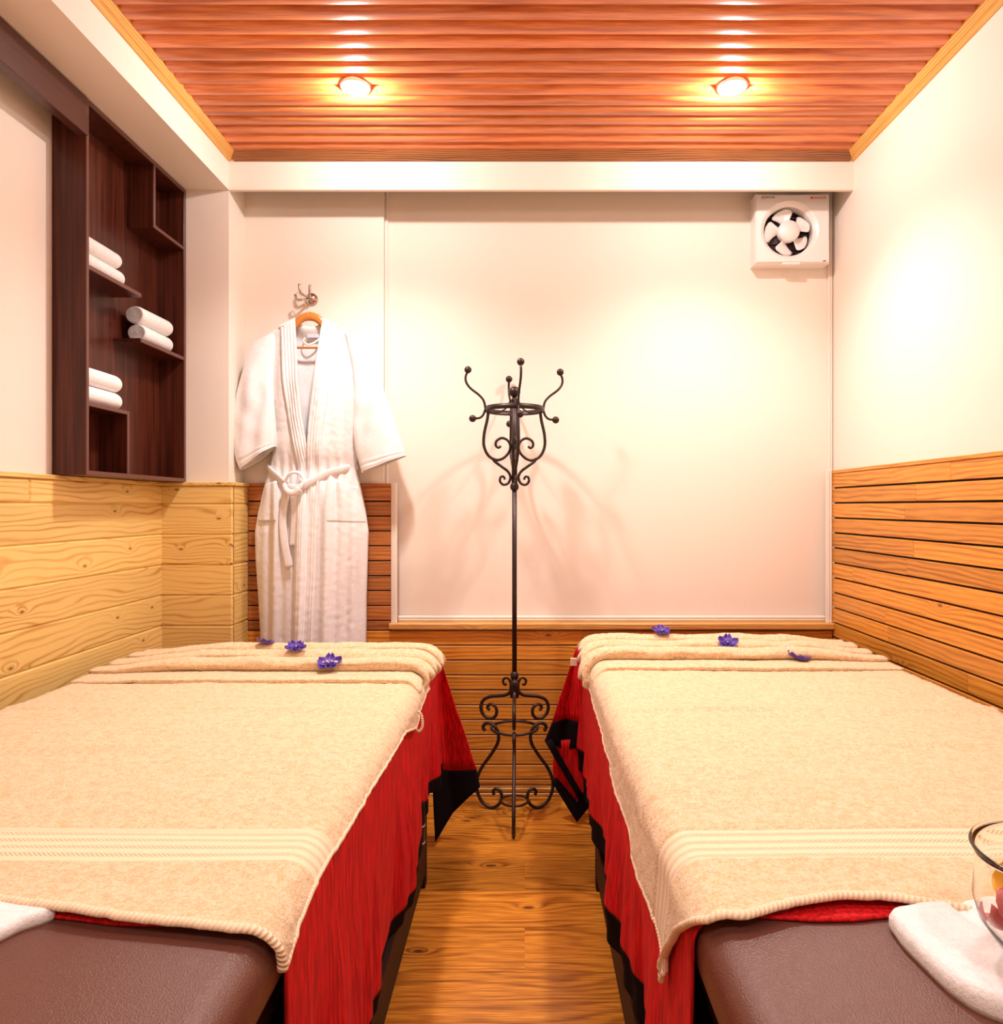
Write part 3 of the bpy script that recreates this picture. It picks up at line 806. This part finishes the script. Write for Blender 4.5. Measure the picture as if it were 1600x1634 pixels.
# ------------------------------------------------------------------ orchid blossoms
def blossom(label, loc, rot, s=1.0, spread=(0, 72, 144, 216, 288), tilt=.12):
    root = thing('orchid_blossom', label, 'flower', loc, 'violet orchid blossoms on the folded towels'); root.rotation_euler = rot; root.scale = (s * 1.15,) * 3
    for i, a in enumerate(spread):
        b = petal_bm(.037 if i % 2 == 0 else .033, .034 if i != 0 else .028, .014, i)
        bmesh.ops.rotate(b, cent=(0, 0, 0), matrix=Matrix.Rotation(tilt, 3, 'X'), verts=b.verts)
        bmesh.ops.rotate(b, cent=(0, 0, 0), matrix=Matrix.Rotation(math.radians(a), 3, 'Z'), verts=b.verts)
        bmesh.ops.translate(b, vec=(0, 0, .004), verts=b.verts)
        obj('petal', b, M['petal'], root, mods=[('SOLIDIFY', dict(thickness=.0012))])
    bm = nb(); ball(bm, (0, 0, .008), .005, 1.2, 10); tube(bm, [(0, 0, .008), (0, -.007, .013), (0, -.011, .010)], .0035, 8)
    obj('lip', bm, M['petald'], root)
    bm = nb(); ball(bm, (0, -.002, .014), .0026, 1, 8); obj('column', bm, M['petalc'], root)
    bm = nb(); tube(bm, [(0, 0, .006), (.008, .006, .002), (.018, .010, .001)], .0014, 6); obj('stalk', bm, M['stemg'], root)
bpy.context.view_layer.update(); DG = bpy.context.evaluated_depsgraph_get()
def onbed(px_, py_, z):      # where the cloth lies
    hit, loc_, nrm, *_ = S.ray_cast(DG, Vector((0, 0, EYE)), Vector(((px_ - 837) / 1150, 1, -(py_ - 808) / 1150)).normalized())
    Y = (EYE - z) * 1150 / (py_ - 808)
    return (loc_.x, loc_.y, loc_.z + .002) if hit else ((px_ - 837) * Y / 1150, Y, z)
blossom('violet orchid blossom on the farthest pleat of the left towel, closest to the robe', onbed(422, 1030, .755), (-.2, .25, .5), .82)
blossom('violet orchid blossom lying on its side on the left towel, middle of three', onbed(472, 1038, .750), (-.1, -.3, 2.1), .85)
blossom('violet orchid blossom on the nearest pleat of the left towel, standing open', onbed(525, 1064, .745), (.40, 0, .1), 1.0)
blossom('violet orchid blossom on the farthest pleat of the right towel, nearest the aisle', onbed(1055, 1012, .755), (.1, -.25, 1.2), .9)
blossom('violet orchid blossom standing open on the right towel, middle of three', onbed(1160, 1030, .745), (.45, .1, -.2), .95)
blossom('violet orchid blossom lying flat on the right towel, closest to the slat wall', onbed(1270, 1053, .745), (.30, .1, .8), 1.15)

# ------------------------------------------------------------------ tin on the lower shelf of the left bed
can = thing('metal_tin', 'small black tin with white bands and a green print under the left bed', 'tin', (-.352 , 2.30, .170))
can.location.x = -.346
bm = nb(); lathe(bm, [(.027, 0), (.028, .003), (.028, .125), (.024, .132), (.024, .140)], 28); obj('tin_body', bm, M['canblack'], can)
for zz in (.008, .062):
    bm = nb(); lathe(bm, [(.0283, zz), (.0287, zz + .001), (.0287, zz + .003), (.0283, zz + .004)], 28, cap=False); obj('white_band', bm, M['canwhite'], can)
bm = nb()
def leaf(u, v):
    a = math.radians(-95 + 50 * u); return Vector((.0288 * math.cos(a), .0288 * math.sin(a), .022 + .026 * v + .012 * (u - .5) * (1 - 2 * v)))
grid(bm, leaf, 8, 4); obj('green_print', bm, M['cangreen'], can, mods=[('SOLIDIFY', dict(thickness=.0005))])

# ------------------------------------------------------------------ coat rack
YC = 2.945; XC = (820.7 - 837) * YC / 1150
rack = thing('coat_rack', 'tall black wrought iron coat rack with scrolls and ball hooks between the beds', 'coat rack', (XC, YC, 0))
def pol(prof, ang, rs=1.0, dz=0.0):
    c, s = math.cos(ang), math.sin(ang); return [(r * rs * c, r * rs * s, z + dz) for r, z in prof]
bm = nb(); tube(bm, [(0, 0, .50), (0, 0, .9), (0, 0, 1.34)], .0098, 14, n=1); tube(bm, [(0, 0, 1.34), (0, 0, 1.5), (0, 0, 1.69)], .0115, 14, n=1)
lathe(bm, [(.010, 1.313), (.017, 1.322), (.018, 1.333), (.014, 1.343), (.010, 1.347)], 18)
lathe(bm, [(.010, .540), (.016, .550), (.017, .560), (.014, .570), (.009, .576)], 18)
lathe(bm, [(.018, .47), (.022, .50), (.020, .53), (.012, .545)], 16)
obj('pole', bm, M['iron'], rack)
bm = nb(); ball(bm, (0, 0, 1.718), .0245, .9, 20); lathe(bm, [(.010, 1.672), (.016, 1.682), (.010, 1.692), (.009, 1.70)], 16); obj('finial', bm, M['iron'], rack)
bm = nb(); lathe(bm, [(.116, 1.635), (.120, 1.635), (.120, 1.656), (.116, 1.656), (.116, 1.635)], 48, cap=False); obj('top_ring', bm, M['iron'], rack)
R8 = math.radians(8)
cage = [(.106, 1.640), (.112, 1.60), (.124, 1.545), (.125, 1.497), (.108, 1.458), (.076, 1.439), (.047, 1.446), (.023, 1.470), (.017, 1.497), (.029, 1.52), (.052, 1.5285), (.073, 1.517), (.077, 1.499), (.066, 1.489), (.056, 1.496)]
low = [(.090, 1.446), (.080, 1.432), (.052, 1.4115), (.027, 1.392), (.0165, 1.369), (.025, 1.3456), (.0446, 1.338), (.059, 1.351), (.057, 1.369), (.045, 1.371), (.039, 1.359)]
hup = [(.119, 1.648), (.126, 1.679), (.145, 1.702), (.18, 1.729), (.197, 1.753), (.199, 1.776), (.191, 1.795)]
hlo = [(.119, 1.646), (.128, 1.622), (.143, 1.609), (.165, 1.607)]
spoke = [(.108, 1.640), (.085, 1.632), (.055, 1.638), (.03, 1.655), (.016, 1.685)]
for k in range(4):
    a = R8 + k * PI / 2
    bm = nb(); tube(bm, pol(cage, a), .0064, 8, taper=lambda t: 1 - .2 * t); tube(bm, pol(low, a), .0060, 8, taper=lambda t: 1 - .2 * t); tube(bm, pol(spoke, a), .0034, 8)
    obj('cage_scroll', bm, M['iron'], rack)
    bm = nb(); tube(bm, pol(hup, a), .0049, 8); tube(bm, pol(hlo, a), .0049, 8)
    h = obj('hook', bm, M['iron'], rack)
    for bp_ in ((.190, 1.803), (.171, 1.606)):
        bm = nb(); ball(bm, pol([bp_], a)[0], .0148); obj('ball_tip', bm, M['iron'], h)
curl = [(.014, .500), (.018, .532), (.030, .547), (.044, .541), (.047, .528), (.040, .518), (.033, .522)]
sc = [(.015, .515), (.013, .4966), (.033, .4777), (.070, .470), (.100, .464), (.128, .449), (.140, .42), (.133, .392), (.114, .3757), (.09, .3757), (.076, .392), (.075, .416), (.09, .4326), (.107, .429), (.112, .417), (.102, .408)]
leg = [(.122, .320), (.131, .336), (.118, .352), (.096, .352), (.076, .335), (.066, .308), (.071, .272), (.0996, .222), (.1376, .165), (.158, .112), (.1565, .068), (.135, .025), (.0996, .0065), (.068, .020), (.053, .052), (.059, .078), (.076, .086), (.089, .074), (.084, .060)]
for ang, st in ((math.radians(18), 0), (math.radians(162), 0), (math.radians(-90), 1)):
    rs = 1.05 if not st else 1.0
    g = [(r * rs + (st * .115 * sm(.30 - z, 0, .30)), z) for r, z in leg]
    bm = nb(); tube(bm, pol(sc, ang, rs), .0074, 10, taper=lambda t: 1 - .15 * t); tube(bm, pol(curl, ang, rs), .0052, 8)
    obj('base_scroll', bm, M['iron'], rack)
    bm = nb(); tube(bm, pol(g, ang), .0074, 10, taper=lambda t: 1 - .1 * t); obj('leg', bm, M['iron'], rack)
bm = nb(); tube(bm, [(.094 * math.cos(i * PI / 12), .094 * math.sin(i * PI / 12), .345) for i in range(24)], .0058, 10, closed=True, n=3); obj('middle_ring', bm, M['iron'], rack)
bm = nb(); tube(bm, [(.055 * math.cos(i * PI / 12), .055 * math.sin(i * PI / 12), .048) for i in range(24)], .0052, 10, closed=True, n=3); obj('foot_ring', bm, M['iron'], rack)

# ------------------------------------------------------------------ exhaust fan
FX, FZ, FY = (1265.5 - 837) / 373.0, EYE + (808 - 363) / 373.0, YB + REC
fan = thing('exhaust_fan', 'square white exhaust fan with five blades high in the back right corner', 'fan', (FX, FY, FZ - .15))
HX = (1260.5 - 1265.5) / 373; HZ = .15 + (363 - 366.5) / 373; HR = .105; FD = -.078
bm = nb(); hw, z0, z1 = .159, 0.0, .297; seg = 64
def sq(a):
    c, s = math.cos(a), math.sin(a)
    cx, cz = HX, HZ; t = 1e9
    for d, lo, hi, o in ((c, -hw, hw, cx), (s, z0, z1, cz)):
        if d > 1e-9: t = min(t, (hi - o) / d)
        elif d < -1e-9: t = min(t, (lo - o) / d)
    return cx + c * t, cz + s * t
ang = sorted([2 * PI * j / seg for j in range(seg)] + [math.atan2(zz - HZ, xx - HX) % (2 * PI) for xx in (-hw, hw) for zz in (z0, z1)])
rings = []
for kind, dep in (('sq', 0.0), ('sq', FD + .010), ('sqi', FD), ('c3', FD), ('c2', FD + .006), ('c1', FD + .016), ('c0', -.02)):
    ring = []
    for a in ang:
        x_, z_ = sq(a); dx, dz = x_ - HX, z_ - HZ; l_ = math.hypot(dx, dz)
        if kind == 'sq': f_ = 1.0
        elif kind == 'sqi': f_ = 1 - .006 / l_
        else: f_ = {'c3': HR + .020, 'c2': HR + .010, 'c1': HR + .001, 'c0': HR}[kind] / l_
        ring.append(bm.verts.new((HX + dx * f_, dep, HZ + dz * f_)))
    rings.append(ring)
n = len(ang)
for A_, B_ in zip(rings, rings[1:]):
    for j in range(n): bm.faces.new((A_[j], A_[(j + 1) % n], B_[(j + 1) % n], B_[j]))
bmesh.ops.recalc_face_normals(bm, faces=bm.faces)
obj('housing', bm, M['plastic'], fan)
bm = nb(); box(bm, -.045, .03, FD - .004, FD + .02, -.008, .003, bev=.002); obj('pull_tab', bm, M['plastic'], fan)
bm = nb(); lathe(bm, [(.001, -.012), (HR + .002, -.012), (HR + .002, -.006), (.001, -.006)], 48, (HX, 0, HZ), axis='y', cap=False)
for k in range(5): box(bm, HX - .1, HX + .1, -.022, -.011, HZ - .08 + k * .038, HZ - .076 + k * .038)
obj('shutter', bm, M['fandark'], fan)
bm = nb(); lathe(bm, [(.036, -.02), (.045, -.045), (.046, -.070), (.042, -.078), (.001, -.080)], 40, (HX, 0, HZ), axis='y', cap=False)
obj('hub', bm, M['plastic'], fan)
for k, a0 in enumerate((100, 22, -42, -107, -188)):
    bm = nb(); a0 = math.radians(a0)
    def bl(u, v):
        r = .040 + .058 * u; half = math.radians(14 + 19 * u ** .8)
        lim = math.sqrt(max(0, 1 - (max(0, u - .62) / .38) ** 3)) ; half *= max(.35, lim)
        a = a0 + (v - .5) * 2 * half + .14 * u
        return Vector((HX + r * math.cos(a), -.042 + (v - .5) * .024 - .004 * u, HZ + r * math.sin(a)))
    grid(bm, bl, 14, 8); obj('blade', bm, M['plastic'], fan, mods=[('SOLIDIFY', dict(thickness=.002, offset=0))])
def text(name, body, size, x, z, mat, parent, y, label=None):
    cu = bpy.data.curves.new(name, 'FONT'); cu.body = body; cu.size = size; cu.extrude = .0004; cu.align_x = 'LEFT'
    tmp = bpy.data.objects.new(name + '_tmp', cu); C.objects.link(tmp)
    dg = bpy.context.evaluated_depsgraph_get(); me = bpy.data.meshes.new_from_object(tmp.evaluated_get(dg))
    bpy.data.objects.remove(tmp); me.materials.clear(); me.materials.append(mat)
    o = bpy.data.objects.new(name, me); C.objects.link(o); o.parent = parent; o.location = (x, y, z); o.rotation_euler = (PI / 2, 0, 0); return o
text('lettering', 'SMARTAIR', .0125, -.135, .276, M['grey'], fan, FD - .0008)
text('lettering', 'ANCHOR', .0125, .088, .274, M['redprint'], fan, FD - .0008)
bm = nb(); tube(bm, [(-.128 + .010 * math.cos(a), FD - .0005, .280 + .010 * math.sin(a)) for a in [math.radians(q) for q in range(200, 520, 20)]], .0007, 6, n=0); obj('logo', bm, M['palepink'], fan)
bm = nb(); box(bm, .076, .085, FD - .0012, FD, .274, .283); obj('logo', bm, M['redprint'], fan)
bm = nb(); box(bm, .128, .142, FD - .001, FD, .006, .011, bev=.0004); obj('brand_plate', bm, M['grey'], fan)

# ------------------------------------------------------------------ wall hook, hanger, robe
YR = 3.05
def rx(cx): return (cx / 2.635 - 497) / 377.0
def rz_(cy): return EYE + (388 - cy / 2.635) / 377.0
hx, hz = rx(415) , rz_(150)
hook = thing('wall_hook', 'round chrome wall hook with three prongs above the white robe', 'hook', (hx * 3.13 / 3.05, YB, EYE + (hz - EYE) * 3.12 / 3.05)); HLX, HLZ = hook.location.x, hook.location.z
bm = nb(); lathe(bm, [(.001, 0), (.028, 0), (.028, -.004), (.022, -.010), (.010, -.016), (.001, -.018)], 32, axis='y', cap=False); obj('plate', bm, M['chrome'], hook)
for pts in ([(0.0, -.012, .004), (.004, -.040, .000), (.006, -.052, .012), (.008, -.055, .046)],
            [(-.004, -.012, .003), (-.022, -.045, .006), (-.032, -.058, .016), (-.036, -.062, .048)],
            [(-.004, -.012, -.002), (-.028, -.055, -.018), (-.044, -.068, -.018), (-.050, -.070, .002)]):
    bm = nb(); tube(bm, pts, .0056, 10); obj('prong', bm, M['chrome'], hook)
hxc, hzc = rx(405), rz_(205)
hang = thing('coat_hanger', 'varnished wooden coat hanger carrying the white robe', 'hanger', (hxc, YR, hzc))
arm = [(0, 0, -.018), (-.030, 0, -.026), (-.058, 0, -.052), (-.095, .006, -.096), (-.150, .008, -.130), (-.200, .008, -.156)]
for sgn in (-1, 1):
    bm = nb(); tube(bm, [(-sgn * a, b, c) for a, b, c in arm], .018, 14, ref=(0, 0, 1), r2=.010, taper=lambda t: 1.08 - .5 * t); obj('arm', bm, M['hangwood'], hang)
bm = nb(); tube(bm, [(-.12, .004, -.1505), (0, -.004, -.152), (.12, .004, -.1505)], .0052, 10); obj('bar', bm, M['hangwood'], hang)
ex, ey, ez = HLX - .040 - hxc, YB - .069 - YR, HLZ - .012 - hzc
bm = nb(); tube(bm, [(0, 0, -.005), (-.004, 0, .012), (-.016, .002, .026), (-.022, ey * .6, .040), (ex + .008, ey, ez + .014), (ex, ey, ez + .022), (ex - .009, ey, ez + .010)], .0016, 8); obj('hook', bm, M['brass'], hang)

robe = thing('bathrobe', 'white cotton bathrobe with a tied belt hanging on the back wall', 'bathrobe', (rx(405), YR, rz_(1640)))
rl_ = Vector(robe.location)
Lt = [(240, 205), (345, 190), (450, 192), (560, 215), (700, 245), (800, 240), (860, 226), (950, 200), (1050, 178), (1130, 165), (1250, 168), (1400, 178), (1570, 187), (1660, 190)]
Rt = [(240, 615), (345, 632), (450, 648), (560, 632), (700, 606), (800, 600), (860, 592), (950, 614), (1050, 634), (1130, 645), (1250, 642), (1400, 637), (1570, 635), (1660, 634)]
top_tab = [(185, 350), (240, 300), (290, 272), (350, 238), (405, 245), (470, 238), (530, 275), (600, 318), (645, 352)]
def front_y(cx, cy):
    L, R_ = interp(cy, Lt), interp(cy, Rt); t = (cx - L) / (R_ - L); t = min(max(t, 0), 1)
    bul = math.sin(PI * t) ** .55
    d = .042 + .018 * sm(cy, 240, 500) - .018 * math.exp(-((cy - 870) / 60) ** 2) + .012 * sm(cy, 900, 1200)
    y = 3.088 - (d + .018) * bul
    lowf = sm(cy, 880, 1060); upf = 1 - sm(cy, 700, 860)
    fold = lowf * (.010 * math.sin(cx * .060 + .9 + .4 * math.sin(cy * .004)) + .007 * math.sin(cx * .115 + 2 + cy * .0022) + .006 * hsh(cx * .012, cy * .003, 3))
    fold += upf * (.0045 * math.sin(cx * .075 + cy * .003) * sm(cy, 300, 450) + .004 * hsh(cx * .02, cy * .008, 1))
    gather = .006 * math.sin(cx * .16) * math.exp(-((cy - 900) / 80) ** 2)
    return y + (fold + gather) * min(1, bul * 1.3) + .0015 * hsh(cx * .05, cy * .05, 5)
def RP(cx, cy, dy=0.0, y=None):
    return Vector((rx(cx), (front_y(cx, cy) if y is None else y) + dy, rz_(cy))) - rl_
inL = [(238, 350), (330, 358), (500, 368), (650, 385), (750, 402), (850, 418), (1100, 415), (1660, 405)]
inR = [(238, 470), (330, 460), (480, 441), (600, 426), (700, 416), (850, 408), (1000, 398), (1300, 392), (1660, 378)]
def panel(side):
    def fn(u, v):
        # u 0 outer .. 1 inner ; v 0 top .. 1 hem
        xo_t = 188 if side == 'L' else 645; xi_t = 350 if side == 'L' else 470
        xt = xo_t + (xi_t - xo_t) * u; ct = interp(xt, top_tab)
        cy = ct + (1655 - ct) * v
        o = interp(cy, Lt if side == 'L' else Rt); i = interp(cy, inL if side == 'L' else inR)
        w = sm(v, 0, .06); cx = xt * (1 - w) + (o + (i - o) * u) * w
        p = RP(cx, cy, 0 if side == 'L' else -.006)
        t = sm(v, 0, .035); p.y = p.y * t + (YR - .018 - rl_.y) * (1 - t)
        return p
    return fn
bm = nb()
for s_ in ('L', 'R'): grid(bm, panel(s_), 60, 200)
def backp(u, v):
    cxt = 188 + (645 - 188) * u; ct = interp(cxt, top_tab) + (55 * math.exp(-((cxt - 405) / 55) ** 4)) * .35
    cy = ct + (1655 - ct) * v; L_, R_ = interp(cy, Lt), interp(cy, Rt); w = sm(v, 0, .06)
    cx = cxt * (1 - w) + (L_ + (R_ - L_) * u) * w
    t = sm(v, 0, .05)
    return Vector((rx(cx), 3.092 * t + (YR + .012) * (1 - t) + .004 * hsh(cx * .02, cy * .01, 8), rz_(cy))) - rl_
grid(bm, backp, 50, 120)
obj('robe_body', bm, M['robe'], robe, mods=[('SOLIDIFY', dict(thickness=.004, offset=0))])
# collar bands
def collar(side):
    tab = inL if side == 'L' else inR; sg = -1 if side == 'L' else 1
    def fn(u, v):
        cy = 236 + (1655 - 236) * v; i = interp(cy, tab); wd = 66 - 10 * sm(cy, 500, 860)
        cx = i + sg * (wd * u - 2)
        rib = .0016 * math.cos(u * 2 * PI * 5)
        p = RP(cx, cy + (1 - sm(v, 0, .03)) * (u * 34), (-.010 if side == 'L' else -.016) + rib * sm(u, .02, .1))
        t = sm(v, 0, .04); p.y = p.y * t + (YR - .026 - rl_.y) * (1 - t)
        return p
    return fn
for s_ in ('L', 'R'):
    bm = nb(); grid(bm, collar(s_), 30, 200); obj('collar', bm, M['robe'], robe, mods=[('SOLIDIFY', dict(thickness=.004, offset=0))])
# sleeves
def sleeve(secs, dep, cy_bias=0):
    def fn(u, v):
        k = v * (len(secs) - 1); i = min(int(k), len(secs) - 2); f_ = k - i
        def cr(q, idx):
            a = [secs[max(i - 1, 0)][q][idx], secs[i][q][idx], secs[i + 1][q][idx], secs[min(i + 2, len(secs) - 1)][q][idx]]
            return .5 * (2 * a[1] + (-a[0] + a[2]) * f_ + (2 * a[0] - 5 * a[1] + 4 * a[2] - a[3]) * f_ ** 2 + (-a[0] + 3 * a[1] - 3 * a[2] + a[3]) * f_ ** 3)
        ax, ay, bx, by = cr(0, 0), cr(0, 1), cr(1, 0), cr(1, 1)
        th = 2 * PI * u; c, s = math.cos(th), math.sin(th)
        cx = (ax + bx) / 2 + (bx - ax) / 2 * c; cy = (ay + by) / 2 + (by - ay) / 2 * c
        d = dep * (.45 + .55 * sm(v, 0, .5))
        rib = 1 + (.05 * math.cos(v * 150) if .90 < v < .985 else 0)
        y = 3.040 - d * (abs(s) ** .75 * (1 if s > 0 else -1)) * rib + .006 * math.sin(cx * .07 + cy * .01) * sm(v, .1, .5) + .005 * hsh(cx * .02, cy * .012, 4)
        return Vector((rx(cx), min(y, 3.112), rz_(cy))) - rl_
    return fn
sl = [((180, 338), (262, 300)), ((152, 395), (255, 400)), ((128, 470), (250, 480)), ((104, 570), (256, 580)), ((88, 690), (262, 670)), ((90, 775), (264, 730)), ((126, 868), (262, 772))]
sr_ = [((560, 296), (640, 345)), ((585, 400), (668, 405)), ((598, 490), (700, 490)), ((600, 590), (734, 590)), ((597, 690), (768, 690)), ((606, 790), (794, 762)), ((632, 880), (808, 812))]
for sec in (sl, sr_):
    bm = nb(); grid(bm, sleeve(sec, .040), 48, 90); bmesh.ops.remove_doubles(bm, verts=bm.verts, dist=.0003); bmesh.ops.recalc_face_normals(bm, faces=bm.faces)
    obj('sleeve', bm, M['robe'], robe, mods=[('SOLIDIFY', dict(thickness=.004, offset=-1))])
# pockets
def pocket(c0, c1, c2, c3):
    def fn(u, v):
        tx = c0[0] + (c1[0] - c0[0]) * u; ty = c0[1] + (c1[1] - c0[1]) * u; bx_ = c3[0] + (c2[0] - c3[0]) * u; by_ = c3[1] + (c2[1] - c3[1]) * u
        cx, cy = tx + (bx_ - tx) * v, ty + (by_ - ty) * v
        return RP(cx, cy, -.007 - .010 * math.sin(PI * u) * (1 - v) * .8)
    return fn
for q in (((500, 905), (606, 945), (638, 1090), (495, 1085)), ((222, 930), (275, 915), (282, 1082), (190, 1085))):
    bm = nb(); grid(bm, pocket(*q), 24, 24); obj('pocket', bm, M['robe'], robe, mods=[('SOLIDIFY', dict(thickness=.004, offset=0))])
# belt
def bp(cx, cy, dy=-.012): return tuple(RP(cx, cy, dy))
def strap(pts, w=.0155, t=.0045): 
    b = nb(); tube(b, pts, w, 12, ref=(0, -.25, 1), r2=t); return b
belt = obj('belt', strap([bp(214, 852, .004), bp(240, 872), bp(285, 905, -.018), bp(335, 940, -.026), bp(372, 950, -.030), bp(420, 925, -.026), bp(480, 890, -.020), bp(545, 868, -.014), bp(596, 852, .004)], .0165, .006), M['robe'], robe)
b = nb(); tube(b, [bp(335, 962, -.034), bp(322, 925, -.040), bp(345, 888, -.044), bp(382, 884, -.044), bp(402, 912, -.046), bp(394, 945, -.042), bp(372, 968, -.036)], .011, 12, ref=(0, 1, .3), r2=.006); obj('bow', b, M['robe'], belt)
b = nb(); tube(b, [bp(318, 935, -.036), bp(335, 960, -.046), bp(365, 968, -.048), bp(390, 950, -.040)], .015, 12, ref=(0, 0, 1), r2=.010); obj('knot', b, M['robe'], belt)
def tail(pts): 
    b = nb(); tube(b, pts, .0165, 12, ref=(1, 0, 0), r2=.0035); obj('belt_end', b, M['robe'], belt)
tail([bp(330, 960, -.032), bp(318, 1010, -.026), bp(310, 1080, -.022), bp(318, 1170, -.018), bp(338, 1275, -.018)])
tail([bp(358, 965, -.030), bp(362, 1040, -.020), bp(358, 1110, -.016), bp(352, 1185, -.014)])
b = nb(); tube(b, [tuple(Vector((rx(a), yy, rz_(c))) - rl_) for a, yy, c in ((378, 3.078, 308), (376, 3.062, 328), (400, 3.052, 342), (430, 3.054, 330), (458, 3.072, 296))], .0042, 8, ref=(0, 0, 1), r2=.002); obj('hanging_loop', b, M['robe'], robe)
b = nb(); c0 = Vector((rx(415), 3.070, rz_(302))) - rl_; box(b, c0.x - .024, c0.x + .026, c0.y - .002, c0.y, c0.z - .007, c0.z + .008, bev=.0005); obj('neck_label', b, M['label'], robe)
